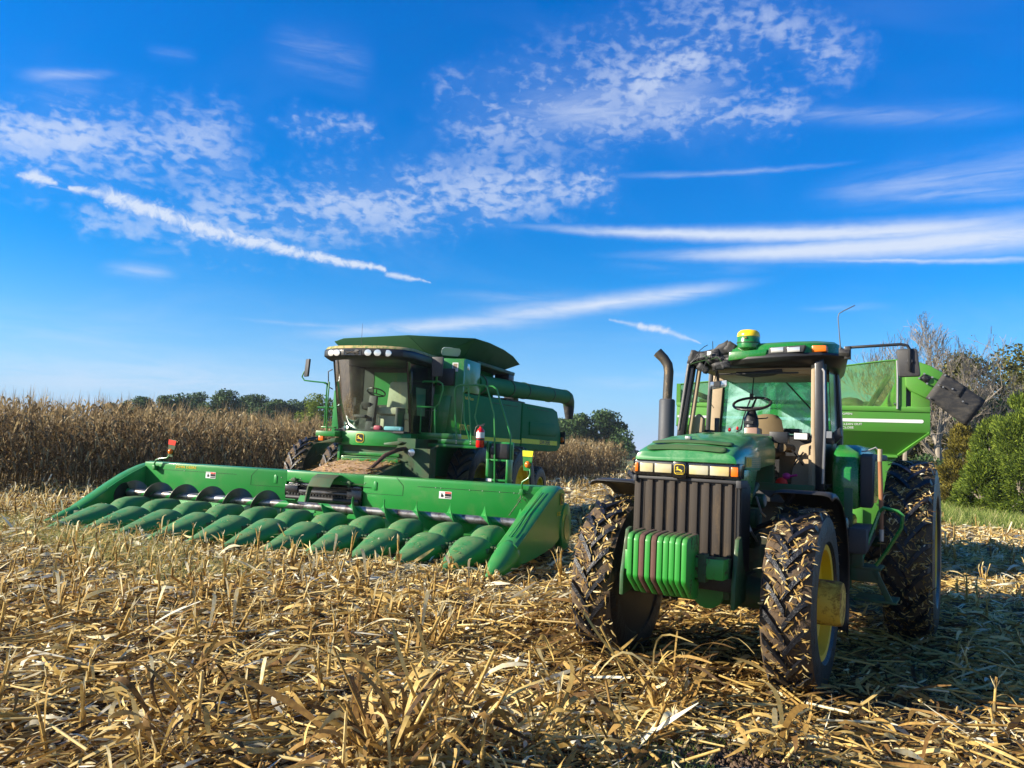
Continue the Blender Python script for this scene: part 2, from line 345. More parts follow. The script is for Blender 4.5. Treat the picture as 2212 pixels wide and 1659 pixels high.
M_stripe=paint('yellow stripe',(.95,.80,.015),dust=(.35,.32,.04),amt=.3,rough=.45,coat=0,scale=6)
M_steel=paint('polished steel',(.42,.41,.39),dust=(.10,.07,.045),amt=.6,rough=.28,coat=0)
for _m in (M_steel,): _m.node_tree.nodes['Principled BSDF'].inputs['Metallic'].default_value=.85
M_worn=paint('worn auger steel',(.15,.14,.13),dust=(.06,.04,.03),amt=.6,rough=.38,coat=0)
M_worn.node_tree.nodes['Principled BSDF'].inputs['Metallic'].default_value=.6
M_bolt=mat('zinc bolt',Base_Color=(.4,.4,.38),Metallic=.7,Roughness=.4)
M_wood=paint('worn wood handle',(.30,.12,.045),dust=(.42,.26,.14),amt=.5,rough=.6,coat=.1,streak=.2,scale=12)
M_dirt=paint('dry reddish dirt',(.28,.15,.08),dust=(.42,.28,.16),amt=.7,rough=.95,coat=0,scale=14)
M_lampglass=mat('clear lamp glass',Base_Color=(.75,.75,.70),Roughness=.12,Metallic=.55)
M_lampyel=mat('yellowed lamp lens',lambda n,b:(n.l.new(n.ramp(n.noise(obj_co(n),7,2),[(.35,(.56,.45,.18)),(.65,(.50,.47,.33))]),b.inputs['Base Color'])),Roughness=.18,Coat_Weight=.6)
M_lampstripe=mat('ribbed white lens',lambda n,b:(bump(n,b,n.new('ShaderNodeTexWave').outputs[1],.4)),Base_Color=(.80,.80,.74),Roughness=.2)
def glassmat(name,tint,op,rough=.04,dirt=.1,dcol=(.5,.5,.42)):
    """tinted dusty pane: transparent, mirror-like sheen and a film of dirt"""
    m=bpy.data.materials.new(name); m.use_nodes=True; n=N(m.node_tree); b=n.nodes['Principled BSDF']; o=n.nodes['Material Output']
    b.inputs['Base Color'].default_value=c4(tint); b.inputs['Roughness'].default_value=rough
    tr=n.new('ShaderNodeBsdfTransparent'); tr.inputs[0].default_value=c4(op)
    gl=n.new('ShaderNodeBsdfGlossy'); gl.inputs[1].default_value=rough; fr=n.new('ShaderNodeFresnel'); fr.inputs[0].default_value=1.5
    mx=n.new('ShaderNodeMixShader'); n.l.new(fr.outputs[0],mx.inputs[0]); n.l.new(tr.outputs[0],mx.inputs[1]); n.l.new(gl.outputs[0],mx.inputs[2])
    df=n.new('ShaderNodeBsdfDiffuse'); df.inputs[0].default_value=c4(dcol)
    co=obj_co(n); k=n.m('MULTIPLY',n.sm(n.noise(co,2.6,5,.65,.8),.3,.75),dirt)
    m2=n.new('ShaderNodeMixShader'); n.l.new(k,m2.inputs[0]); n.l.new(mx.outputs[0],m2.inputs[1]); n.l.new(df.outputs[0],m2.inputs[2]); n.l.new(m2.outputs[0],o.inputs[0])
    return m
M_glass=glassmat('cab glass',(.1,.12,.1),(.86,.94,.88),dirt=.035,dcol=(.30,.30,.24))
M_glassg=glassmat('green tinted rear glass',(.1,.3,.2),(.50,.88,.80),dirt=.85,dcol=(.42,.78,.70))
M_poly=glassmat('green tinted screen',(.1,.3,.1),(.76,.86,.50),dirt=.35,dcol=(.30,.52,.14))
def rubber(name,mudamt):
    def fn(n,b):
        co=obj_co(n); a=n.noise(co,5.5,5,.65,.5); f=n.noise(co,60,3,.7)
        k=n.sm(n.m('ADD',a,n.m('MULTIPLY',n.m('SUBTRACT',f,.5),.3)),.62-mudamt*.35,.72-mudamt*.3)
        mud=n.mix(n.noise(co,16,3),(.03,.018,.010),(.15,.10,.055))
        n.l.new(n.mix(k,(.006,.007,.011),mud),b.inputs['Base Color'])
        n.l.new(n.m('MULTIPLY_ADD',k,.5,.42),b.inputs['Roughness'])
        bump(n,b,n.m('ADD',n.m('MULTIPLY',a,1.0),n.m('MULTIPLY',f,.25)),.7,.03)
    return mat(name,fn)
M_rubber=rubber('muddy lug rubber',-.12); M_mud=rubber('tyre caked with mud',.8); M_side=rubber('tyre sidewall',.12)
def leafy(name,stops,trans=.3,attr='tint',rough=.7):
    m=bpy.data.materials.new(name); m.use_nodes=True; n=N(m.node_tree); b=n.nodes['Principled BSDF']; o=n.nodes['Material Output']
    a=n.new('ShaderNodeAttribute',attribute_name=attr); co=obj_co(n)
    f=n.m('ADD',a.outputs['Fac'],n.m('MULTIPLY',n.m('SUBTRACT',n.noise(co,30,2),.5),.35),clamp=True)
    c=n.ramp(f,stops); n.l.new(c,b.inputs['Base Color']); b.inputs['Roughness'].default_value=rough; b.inputs['Specular IOR Level'].default_value=.25
    t=n.new('ShaderNodeBsdfTranslucent'); n.l.new(c,t.inputs[0]); mx=n.new('ShaderNodeMixShader'); mx.inputs[0].default_value=trans
    n.l.new(b.outputs[0],mx.inputs[1]); n.l.new(t.outputs[0],mx.inputs[2]); n.l.new(mx.outputs[0],o.inputs[0])
    return m
STRAW=[(0,(.045,.024,.008)),(.2,(.17,.090,.026)),(.42,(.36,.215,.058)),(.62,(.60,.42,.13)),(.82,(.78,.63,.30)),(1,(.84,.79,.60))]
M_straw=leafy('dry corn leaf',STRAW,.25)
M_corn=leafy('standing dry corn',[(0,(.05,.03,.016)),(.3,(.15,.10,.044)),(.6,(.33,.23,.105)),(.85,(.50,.38,.19)),(1,(.66,.56,.35))],.3)
M_grass=leafy('field grass',[(0,(.05,.10,.015)),(.35,(.16,.24,.04)),(.7,(.36,.38,.11)),(1,(.58,.50,.24))],.35)
M_leafdk=leafy('oak foliage',[(0,(.014,.034,.012)),(.5,(.045,.095,.028)),(1,(.13,.20,.05))],.2)
M_leafol=leafy('olive foliage',[(0,(.025,.03,.008)),(.5,(.095,.10,.022)),(1,(.26,.24,.06))],.3)
M_cedar=leafy('cedar foliage',[(0,(.018,.035,.006)),(.4,(.075,.125,.011)),(1,(.30,.37,.04))],.3)
M_cedaro=leafy('olive cedar foliage',[(0,(.02,.022,.005)),(.45,(.13,.11,.014)),(1,(.38,.31,.05))],.3)
M_leafbr=leafy('bright leaf',[(0,(.05,.09,.01)),(.5,(.14,.20,.02)),(1,(.26,.32,.05))],.3)
M_bark=paint('grey tree bark',(.26,.22,.17),dust=(.46,.41,.34),amt=.7,rough=.95,coat=0,scale=4,streak=.3)
M_barkdk=paint('dark tree bark',(.06,.045,.032),dust=(.12,.10,.07),amt=.5,rough=.95,coat=0,scale=4,streak=.3)
# ---------------------------------------------------------------- numpy helpers for vegetation
rng=np.random.default_rng(7)
def np_obj(name,V,F4,tint,mat_,parent=None,smooth=False):
    """quad mesh from arrays with a per-face tint"""
    me=bpy.data.meshes.new(name); V=np.ascontiguousarray(V,np.float32); F4=np.ascontiguousarray(F4,np.int32)
    me.vertices.add(len(V)); me.vertices.foreach_set('co',V.ravel())
    me.loops.add(F4.size); me.loops.foreach_set('vertex_index',F4.ravel())
    me.polygons.add(len(F4)); me.polygons.foreach_set('loop_start',np.arange(0,F4.size,4,dtype=np.int32)); me.polygons.foreach_set('loop_total',np.full(len(F4),4,np.int32))
    a=me.attributes.new('tint','FLOAT','FACE'); a.data.foreach_set('value',np.ascontiguousarray(tint,np.float32))
    me.materials.append(mat_); me.update(calc_edges=True)
    if smooth: me.shade_smooth()
    o=bpy.data.objects.new(name,me); COL.objects.link(o)
    if parent: o.parent=parent
    return o
def strips(P,head,L,w,pitch,bow,twist,S=4,side=None,wprof=None,fold=0.0):
    """many curved leaf strips. P (n,3) start, head angle, length, width, pitch slope, bow height, twist"""
    n=len(P); t=np.linspace(0,1,S+1)[None,:]; h=np.stack([np.cos(head),np.sin(head)],1)
    side=np.zeros(n) if side is None else side
    along=t*L[:,None]; z=pitch[:,None]*along+bow[:,None]*np.sin(PI*t); lat=side[:,None]*np.sin(PI*t*.9)
    cx=P[:,0:1]+h[:,0:1]*along-h[:,1:2]*lat; cy=P[:,1:2]+h[:,1:2]*along+h[:,0:1]*lat; cz=P[:,2:3]+z
    wp=(np.array(wprof) if wprof is not None else np.sin(PI*(t[0]*.86+.1))**.6)[None,:]*w[:,None]/2
    tw=twist[:,0:1]+(twist[:,1:2]-twist[:,0:1])*t
    nx,ny=-h[:,1:2],h[:,0:1]; ox=nx*np.cos(tw)*wp; oy=ny*np.cos(tw)*wp; oz=np.sin(tw)*wp
    A=np.stack([cx+ox,cy+oy,cz+oz],-1); B=np.stack([cx-ox,cy-oy,cz-oz],-1)
    V=np.stack([A,B],2).reshape(n,-1,3)  # n,(S+1)*2,3
    base=(np.arange(n)*(S+1)*2)[:,None,None]; s=np.arange(S)[None,:,None]*2
    F=base+s+np.array([0,1,3,2])[None,None,:]
    return V.reshape(-1,3),F.reshape(-1,4)
def stalks(P,D,L,r,sides=5,taper=.85):
    """straight stems: P base, D unit dir"""
    n=len(P); a=np.where(np.abs(D[:,2:3])<.9,np.array([[0,0,1.]]),np.array([[1.,0,0]])); u=np.cross(D,a); u/=np.linalg.norm(u,axis=1,keepdims=True); w=np.cross(D,u)
    an=np.arange(sides)*2*PI/sides; ring=u[:,None,:]*np.cos(an)[None,:,None]+w[:,None,:]*np.sin(an)[None,:,None]
    A=P[:,None,:]+ring*r[:,None,None]; B=(P+D*L[:,None])[:,None,:]+ring*(r*taper)[:,None,None]
    V=np.concatenate([A,B],1); base=(np.arange(n)*2*sides)[:,None,None]; k=np.arange(sides)
    F=base+np.stack([k,(k+1)%sides,sides+(k+1)%sides,sides+k],-1)[None]
    return V.reshape(-1,3),F.reshape(-1,4)
def join(parts):
    V=[];F=[];T=[];b=0
    for v,f,t in parts: V.append(v);F.append(f+b);T.append(t);b+=len(v)
    return np.concatenate(V),np.concatenate(F),np.concatenate(T)
def rep(variants,pos,rotz,scale,tint,choice,tilt=None):
    """merge transformed copies of small meshes (V,F,T)"""
    out=[]
    for i,(V,F,T) in enumerate(variants):
        k=np.where(choice==i)[0]
        if not len(k): continue
        c,s=np.cos(rotz[k])[:,None],np.sin(rotz[k])[:,None]; v=V[None]*scale[k][:,None,None]
        if tilt is not None: v=v.copy(); v[...,0]+=v[...,2]*tilt[k,0:1]; v[...,1]+=v[...,2]*tilt[k,1:2]
        X=v[...,0]*c-v[...,1]*s; Y=v[...,0]*s+v[...,1]*c
        W=np.stack([X,Y,v[...,2]],-1)+pos[k][:,None,:]
        f=F[None]+(np.arange(len(k))*len(V))[:,None,None]; t=np.clip(T[None]+tint[k][:,None],0,1)
        out.append((W.reshape(-1,3),f.reshape(-1,4),t.ravel()))
    return join(out)
def hgt(x,y): # gentle ground undulation
    return -.155*np.exp(-(((x-3.1)/2.7)**2+((y-7.0)/2.9)**2)**1.5)+.035*np.sin(x*.9+y*.35)*np.sin(y*.7-x*.2)+.02*np.sin(x*2.3+1)*np.sin(y*2.1)
def mesh_only(V,F,T,name,m):
    o=np_obj(name,V,F,T,m); me=o.data; bpy.data.objects.remove(o); return me
TP=Vector((1.87,7.36,0)); TF=np.array([-math.sin(R(31)),-math.cos(R(31))]); TL=np.array([math.cos(R(31)),-math.sin(R(31))])
def in_tracks(x,y):
    """ground pressed flat under and around the two machines"""
    a=(x-1.87)*TF[0]+(y-7.36)*TF[1]; b=(x-1.87)*TL[0]+(y-7.36)*TL[1]
    t=(a>-8)&(a<1.2)&(np.abs(b)<1.9)
    F=np.array([-math.sin(R(19.8)),-math.cos(R(19.8))]); L=np.array([F[1]*-1,F[0]]); L=np.array([math.cos(R(19.8)),-math.sin(R(19.8))])
    a=(x+4.17)*F[0]+(y-13.79)*F[1]; b=(x+4.17)*L[0]+(y-13.79)*L[1]
    return t|((a<1.15)&(a>-2.2)&(np.abs(b)<4.9))|((a<-2)&(a>-13)&(np.abs(b)<3))
# ---------------------------------------------------------------- ground
def ground():
    def axis(lo,hi,fine0,fine1,st):
        a=list(np.arange(fine0,fine1,st)); x=fine1; s=st
        while x<hi: a.append(x); s*=1.18; x+=s
        a.append(hi); x=fine0; s=st; l=[]
        while x>lo: s*=1.18; x-=s; l.append(x)
        l[-1]=lo; return np.array(l[::-1]+a)
    X=axis(-1500,1500,-14,18,.22); Y=axis(-60,2200,0,30,.22)
    gx,gy=np.meshgrid(X,Y,indexing='ij'); near=np.exp(-((np.hypot(gx,gy)/60)**2))
    z=hgt(gx,gy)*near+rng.normal(0,.008,gx.shape)*near-.015
    V=np.stack([gx,gy,z],-1).reshape(-1,3); nx,ny=len(X),len(Y); i,j=np.meshgrid(np.arange(nx-1),np.arange(ny-1),indexing='ij'); b=(i*ny+j).ravel()
    F=np.stack([b,b+ny,b+ny+1,b+1],1)
    def fn(n,bs):
        co=obj_co(n); mp=n.new('ShaderNodeMapping'); n.l.new(co,mp.inputs[0]); mp.inputs['Rotation'].default_value=(0,0,.6); mp.inputs['Scale'].default_value=(1,4,1)
        mp2=n.new('ShaderNodeMapping'); n.l.new(co,mp2.inputs[0]); mp2.inputs['Rotation'].default_value=(0,0,-.8); mp2.inputs['Scale'].default_value=(1,4,1)
        a=n.sm(n.noise(mp.outputs[0],14,4,.7),.45,.6); c=n.sm(n.noise(mp2.outputs[0],17,4,.7),.47,.6); s=n.m('MAXIMUM',a,c)
        big=n.noise(co,.5,4,.6); soil=n.mix(n.noise(co,9,5,.7),(.014,.009,.006),(.07,.044,.027)); st=n.mix(n.noise(co,25,3,.7),(.06,.035,.014),(.42,.30,.13))
        g=n.new('ShaderNodeSeparateXYZ'); n.l.new(co,g.inputs[0]); far=n.sm(g.outputs[1],9,40)
        k=n.m('MULTIPLY',s,n.m('MAXIMUM',n.sm(big,.38,.6,o0=.2,o1=.7),far))
        for bx_,by_,rx_,ry_ in ((1.45,4.75,1.1,.7),(3.4,6.3,1.2,.7)):
            e_=n.m('ADD',n.m('POWER',n.m('DIVIDE',n.m('SUBTRACT',g.outputs[0],bx_),rx_),2),n.m('POWER',n.m('DIVIDE',n.m('SUBTRACT',g.outputs[1],by_),ry_),2)); k=n.m('MULTIPLY',k,n.sm(e_,.4,1.5,o0=.12,o1=1))
        col=n.mix(k,soil,st)
        # green verge beyond the field on the right
        e=n.m('SUBTRACT',g.outputs[1],n.m('MULTIPLY_ADD',g.outputs[0],-.1,27.5)); gr=n.m('MULTIPLY',n.sm(e,-1,2),n.sm(g.outputs[0],11.5,14))
        col=n.mix(gr,col,n.mix(n.noise(co,3,4),(.07,.10,.02),(.22,.22,.07))); n.l.new(col,bs.inputs['Base Color']); bs.inputs['Roughness'].default_value=.95
        bump(n,bs,n.noise(co,22,5,.75),1.0,.05)
    o=np_obj('ground',V,F,np.zeros(len(F)),mat('straw strewn soil',fn),smooth=True); tag(o,kind='structure')
ground()
# ---------------------------------------------------------------- litter
def scatter(n,y0,y1,pw=1.0,xl=-.72,xr=.74):
    """points in the view wedge, uniform-ish on the ground between y0 and y1"""
    n=int(n*(1.42 if y0<5 else 1.15)); y=(y0**(2*pw)+(y1**(2*pw)-y0**(2*pw))*rng.random(n))**(1/(2*pw)); u=xl+(xr-xl)*rng.random(n); x=u*y+np.sign(u)*np.abs(u/.73)*2.4; return x,y
def bare(x,y):
    """0..1 how bare the soil is (worn patch by the near right corner)"""
    return .55*np.exp(-(((x-2.3)/.9)**2+((y-4.55)/.32)**2))+np.clip(np.exp(-(((x-1.45)/.95)**2+((y-4.75)/.6)**2))*1.3,0,.97)+np.exp(-(((x-3.4)/1.1)**2+((y-6.3)/.6)**2))*.7
def litter():
    parts=[]
    def leaves(n,y0,y1,lmin,lmax,wmin,wmax,zmax,keep=1.0,S=4,pw=1.0,tmu=.62):
        x,y=scatter(n,y0,y1,pw); n=len(x); k=rng.random(n)>bare(x,y)*keep; k&=~((y>26.5-.1*x)&(x>12.5)); x,y=x[k],y[k]; n=len(x)
        cl=(np.sin(x*3.1+y*1.7)*np.sin(y*2.7-x*1.1)*.5+.5)
        z=hgt(x,y)+rng.random(n)**2*zmax*(.4+cl)+.004
        L=lmin+(lmax-lmin)*rng.random(n)**1.6; w=wmin+(wmax-wmin)*rng.random(n)**1.4
        hd=np.where(rng.random(n)<.5,rng.normal(.35,.7,n),rng.random(n)*2*PI); pt=rng.normal(.03,.22,n)
        tw=rng.normal(0,.55,(n,1))+np.stack([np.zeros(n),rng.normal(0,1.0,n)],1)
        v,f=strips(np.stack([x,y,z],1),hd,L,w,pt,rng.normal(.01,.02,n)*L/.25,tw,S,rng.normal(0,.04,n)*L/.25)
        t=np.clip(rng.normal(tmu+.03,.25,n)-.25*in_tracks(x,y)*(x>0),0,1)
        parts.append((v,f,np.repeat(t,S)))
    def sticks(n,y0,y1,lmin,lmax,r0,r1,zmax):
        x,y=scatter(n,y0,y1); n=len(x); k=rng.random(n)>bare(x,y)*.8; k&=~((y>26.5-.1*x)&(x>12.5)); x,y=x[k],y[k]; n=len(x); z=hgt(x,y)+rng.random(n)*zmax+.01
        hd=rng.random(n)*2*PI; pt=rng.normal(0.02,.1,n); D=np.stack([np.cos(hd),np.sin(hd),pt],1); D/=np.linalg.norm(D,axis=1,keepdims=True)
        v,f=stalks(np.stack([x,y,z],1),D,lmin+(lmax-lmin)*rng.random(n)**1.5,r0+(r1-r0)*rng.random(n)); parts.append((v,f,np.repeat(np.clip(rng.normal(.6,.16,n),0,1),5)))
    leaves(19000,3.3,9,.05,.24,.006,.024,.09)
    leaves(9500,3.3,9.5,.14,.50,.014,.042,.13,S=6,tmu=.52)
    leaves(7000,3.3,8,.02,.08,.004,.015,.04,.3,S=2,tmu=.7)
    leaves(1700,3.3,9,.08,.26,.025,.05,.11,S=5,tmu=.84); leaves(1900,3.3,9,.08,.3,.02,.045,.06,S=5,tmu=.12); leaves(3600,9,20,.15,.45,.03,.065,.12,S=4,tmu=.8)
    leaves(36000,9,17,.07,.28,.008,.03,.09)
    leaves(26000,17,34,.12,.42,.02,.06,.11,S=3,tmu=.7)
    leaves(22000,34,75,.25,.7,.04,.11,.14,S=3,tmu=.72)
    sticks(2600,3.3,9,.08,.5,.005,.012,.12); sticks(480,3.5,9.5,.3,.75,.007,.012,.16); sticks(2200,9,20,.1,.5,.007,.013,.08); sticks(2500,20,45,.15,.6,.01,.018,.1)
    V,F,T=join(parts); tag(np_obj('corn_litter',V,F,T,M_straw),'straw coloured corn leaves and broken stalks lying over the field','litter',kind='stuff')
litter()
# ---------------------------------------------------------------- stubble
def stub(h,nl,seed,big=False):
    g=np.random.default_rng(seed); parts=[]; p=np.array([0,0,-.03]); d=np.array([g.normal(0,.12),g.normal(0,.12),1.]); d/=np.linalg.norm(d); seg=max(2,int(h/.13)+1)
    for i in range(seg):
        l=h/seg*1.02; r=np.array([.0155-.0014*i]); v,f=stalks(p[None],d[None],np.array([l]),r,6,.9); parts.append((v,f,np.full(len(f),.55+g.normal(0,.07))))
        if i: v,f=stalks((p-d*.008)[None],d[None],np.array([.016]),r*1.22,6,1.0); parts.append((v,f,np.full(len(f),.4)))
        p=p+d*l; d=d+g.normal(0,.05,3); d/=np.linalg.norm(d)
    for k in range(3): # torn top
        v,f=strips(p[None]+g.normal(0,.006,3),g.random(1)*6.28,np.array([.02+.03*g.random()]),np.array([.014]),np.array([2.5]),np.zeros(1),g.normal(0,1,(1,2)),2); parts.append((v,f,np.full(len(f),.85)))
    for k in range(nl):
        z0=h*g.random()*.75; up=g.random()<.45; L=(.10+.22*g.random())*(1.5 if big else 1)
        hd=g.random(1)*6.28; P=np.array([[0,0,z0]])+0.012*np.array([[math.cos(hd[0]),math.sin(hd[0]),0]])
        v,f=strips(P,hd,np.array([L*(.35 if up else .8)]),np.array([(.018+.03*g.random())*(1.3 if big else 1)]),np.array([g.uniform(1.2,2.6) if up else -z0/max(L,.1)*g.uniform(.6,1.0)]),np.array([.06*L/.2]),g.normal(0,.9,(1,2)),5,g.normal(0,.04,1)); parts.append((v,f,np.full(len(f),np.clip(g.normal(.55,.2),.05,1))))
    for k in range(3): # sheath wrapped on the stalk
        hd=g.random(1)*6.28; P=np.array([[math.cos(hd[0])*.011,math.sin(hd[0])*.011,.0]]); v,f=strips(P,hd+1.57,np.array([.012]),np.array([.03]),np.array([h*.6/.012]),np.zeros(1),g.normal(0,.5,(1,2)),3); parts.append((v,f,np.full(len(f),.5+g.normal(0,.12))))
    return join(parts)
def stubble():
    var=[stub(h,nl,s) for s,(h,nl) in enumerate([(.20,5),(.26,6),(.32,6),(.38,5),(.24,7),(.30,3),(.16,5),(.42,6),(.34,7),(.28,5)])]
    a=R(19.8); F=np.array([math.sin(a),math.cos(a)]); L=np.array([math.cos(a),-math.sin(a)])
    pts=[]
    for r in range(-45,60):
        for s in range(int(75/.17)):
            q=F*(s*.17)+L*(r*.762); pts.append(q)
    pts=np.array(pts)+np.array([0,0]); pts+=rng.normal(0,.032,pts.shape); x,y=pts.T
    k=(y>3.6)&(np.abs(x)<y*.76+2.4)&(y<60)&(rng.random(len(x))<np.where(y<7,.7,np.where(y<25,.92,.5)))
    k&=~(in_tracks(x,y)&(rng.random(len(x))<.93)); k&=(rng.random(len(x))>bare(x,y)*1.1)
    right=(x>-.6+.04*(y-4))&(y<40); k&=~(right&(rng.random(len(x))<.70))
    k&=~((y>26.5-.1*x)&(x>12.5)); k&=~(x<-13.7+.647*(y-21)+.6)   # not in grass, not in standing corn
    x,y=x[k],y[k]; z=hgt(x,y)*np.exp(-((np.hypot(x,y)/60)**2)); o=np.argsort(y+100*(np.abs(x)>y*.66)); x,y,z=x[o],y[o],z[o]; n=len(x)
    tilt=rng.normal(0,.19,(n,2)); sc=rng.uniform(.6,1.1,n)*np.where(y<5.5,.85,np.where(y>9.5,.98,1))*np.where(y>18,1.1,1); rz=rng.random(n)*6.28; ch=rng.integers(0,len(var),n); tn=rng.normal(0,.09,n)
    # patch where stems are denser in front of the header
    N1=300; mes=[mesh_only(V,Fc,T,'corn_stub',M_straw) for V,Fc,T in var]
    for i in range(N1):
        ob=bpy.data.objects.new('corn_stub',mes[ch[i]]); COL.objects.link(ob)
        ob.matrix_world=Matrix.Translation((x[i],y[i],z[i]))@Matrix(((1,0,tilt[i,0],0),(0,1,tilt[i,1],0),(0,0,1,0),(0,0,0,1)))@Matrix.Rotation(rz[i],4,'Z')@Matrix.Scale(sc[i],4)
        tag(ob,'short cut corn stalk standing in the foreground straw with torn leaves','corn stub','cut corn stalks standing in the foreground')
    V,Fc,T=rep(var,np.stack([x,y,z],1)[N1:],rz[N1:],sc[N1:],tn[N1:],ch[N1:],tilt[N1:])
    tag(np_obj('corn_stubble',V,Fc,T,M_straw),'rows of cut corn stubble covering the harvested field farther back','stubble',kind='stuff')
    # taller unbroken stems right in front of the header's snouts
stubble()
def heap(name,x,y,n,h,seed,label,green=0,spread=.28):
    """a pulled-over clump of long dead corn stalks and leaves"""
    g=np.random.default_rng(seed); P=[]
    nn=n; hd=g.random(nn)*6.28; L=g.uniform(.25,.75,nn)*h/.45; p0=np.stack([g.normal(0,.10,nn),g.normal(0,.10,nn),g.uniform(0,.22,nn)*h/.45],1)
    v,f=strips(p0,hd,L*g.uniform(.3,.9,nn),g.uniform(.014,.045,nn),g.uniform(-.25,1.1,nn)*.9,g.uniform(.02,.16,nn)*h/.45,g.normal(0,.8,(nn,2)),7,g.normal(0,.08,nn)); P.append((v,f,np.repeat(np.clip(g.normal(.45,.2,nn),.05,1),7)))
    m=max(4,n//6); hd=g.random(m)*6.28; D=np.stack([np.cos(hd)*.6,np.sin(hd)*.6,g.uniform(.3,1.2,m)],1); D/=np.linalg.norm(D,axis=1,keepdims=True)
    v,f=stalks(np.stack([g.normal(0,.1,m),g.normal(0,.1,m),np.zeros(m)],1),D,g.uniform(.25,.6,m)*h/.45,g.uniform(.008,.014,m)); P.append((v,f,np.repeat(np.clip(g.normal(.6,.12,m),0,1),5)))
    V,F,T=join(P); V[:,2]=np.maximum(V[:,2],0.0); o=np_obj(name,V,F,T,M_straw); o.location=(x,y,float(hgt(x,y))); tag(o,label,'corn debris'); return o
# ---------------------------------------------------------------- placed debris heaps (foreground)
HEAPS=[(-.62,4.35,70,.62,'tall tangle of dead corn stalks and leaves nearest the camera, left of centre'),
 (-.28,4.75,46,.60,'pulled over corn clump with a greenish stalk just right of the nearest tangle'),
 (.22,5.0,22,.5,'thin leaning dead stalks right of the greenish clump'),
 (-1.75,4.5,40,.42,'low fan of cut corn leaves at the bottom edge left of the tall tangle'),
 (-2.05,5.6,26,.40,'bundle of thick slanting corn stems in the left foreground'),
 (1.22,6.0,40,.62,'splayed broken stalks standing in front of the black front tyre'),
 (.48,6.15,14,.52,'upright pair of pale stalks beside the front tyre'),
 (1.75,5.15,24,.34,'flattened arching corn leaves before the front ballast'),
 (3.0,4.6,34,.26,'pale shredded corn stalk heap at the bottom right'),
 (.75,4.9,18,.45,'single dark leaning stalk with a bent leaf near the bare soil')]
for i,(x,y,n,h,l) in enumerate(HEAPS): heap('corn_debris',x,y,n,h,40+i,l)
def cobs():
    g=np.random.default_rng(3)
    pts=[(.75,4.45),(1.05,4.75),(1.5,4.6),(.15,5.3),(.05,5.9),(1.9,4.95),(2.2,4.6),(-.75,7.2),(1.25,5.1),(1.7,4.3)]
    mb=MB(); mb.lathe([(0,.004),(.008,.011),(.05,.014),(.09,.011),(.10,.004)],0,(0,0,0),10); me=None
    M=paint('red corn cob',(.42,.07,.03),dust=(.55,.3,.15),amt=.4,rough=.8,coat=0,scale=30)
    for i,(x,y) in enumerate(pts):
        if me is None: o=mb.build('corn_cob',M); me=o.data
        else: o=bpy.data.objects.new('corn_cob',me); COL.objects.link(o)
        o.location=(x,y,float(hgt(x,y))+.03); o.rotation_euler=(0,g.uniform(-.3,.3),g.random()*6.28)
        tag(o,'bare reddish corn cob lying on the soil in the foreground','corn cob','red corn cobs dropped on the soil')
cobs()
def soil_bits():
    """clods on the bare patch and green weeds"""
    g=np.random.default_rng(5); n=6000; x=g.normal(1.5,.9,n); y=g.normal(4.75,.6,n); k=(y>3.6)&(g.random(n)<bare(x,y)*1.3+.1); x,y=x[k],y[k]; n=len(x)
    r=g.uniform(.004,.022,n)**1.0; z=hgt(x,y); P=np.stack([x,y,z-.3*r],1); D=np.stack([g.normal(0,.4,n),g.normal(0,.4,n),np.ones(n)],1); D/=np.linalg.norm(D,axis=1,keepdims=True)
    V,F=stalks(P,D,r*1.3,r,5,.55); top=V.reshape(n,10,3)[:,5:9]; F2=(np.arange(n)*10)[:,None]+np.array([5,6,7,8])[None]
    M=mat('soil clods',lambda n_,b:n_.l.new(n_.mix(n_.noise(obj_co(n_),12,3),(.06,.036,.022),(.18,.12,.075)),b.inputs['Base Color']),Roughness=1.0)
    V=V+g.normal(0,.002,V.shape); tag(np_obj('soil_clods',V,np.concatenate([F,F2]),np.zeros(len(F)+len(F2)),M),'crumbled brown soil clods on the bare patch','soil',kind='stuff')
soil_bits()
def blades(name,x,y,h0,h1,w,label,cat,tm=.4,ts=.2,lean=.35,S=3):
    n=len(x); L=rng.uniform(.01,.06,n); H=rng.uniform(h0,h1,n); z=hgt(x,y)*np.exp(-((np.hypot(x,y)/60)**2)); hd=rng.random(n)*6.28
    v,f=strips(np.stack([x,y,z],1),hd,H*lean,np.full(n,w)*rng.uniform(.6,1.3,n),np.full(n,1/lean)*rng.uniform(.6,1,n),rng.uniform(0,.1,n)*H,rng.normal(1.2,.5,(n,2)),S)
    tag(np_obj(name,v,f,np.repeat(np.clip(rng.normal(tm,ts,n),0,1),S),M_grass),label,cat,kind='stuff')
def weeds():
    n=4200; x=rng.normal(.95,.6,n); y=rng.normal(4.8,.5,n); k=(y>3.7)&(np.sin(x*5)*np.sin(y*6)>-.2); blades('foreground_weeds',x[k],y[k],.03,.10,.004,'thin green grass sprouting on bare soil in the foreground','weeds',.25,.15)
    # feathery pale weeds at the left in front of the header
    n=3200; c=rng.integers(0,60,n); cx=rng.uniform(-9.5,-3.2,60); cy=9.2-(cx+2)*.65+rng.normal(0,.5,60); x=cx[c]+rng.normal(0,.22,n); y=cy[c]+rng.normal(0,.22,n)
    blades('pale_weeds',x,y,.10,.36,.005,'feathery pale green weeds among the stubble in front of the header','weeds',.72,.18,.5)
    n=42000; y=rng.uniform(24.5,46,n); x=y*rng.uniform(.46,.78,n); k=y>26.5-.1*x+rng.normal(0,.5,n); x,y=x[k],y[k]
    blades('verge_grass',x,y,.12,.55,.022,'long green and tan grass of the field margin below the trees','grass',.45,.25,.4)
weeds()
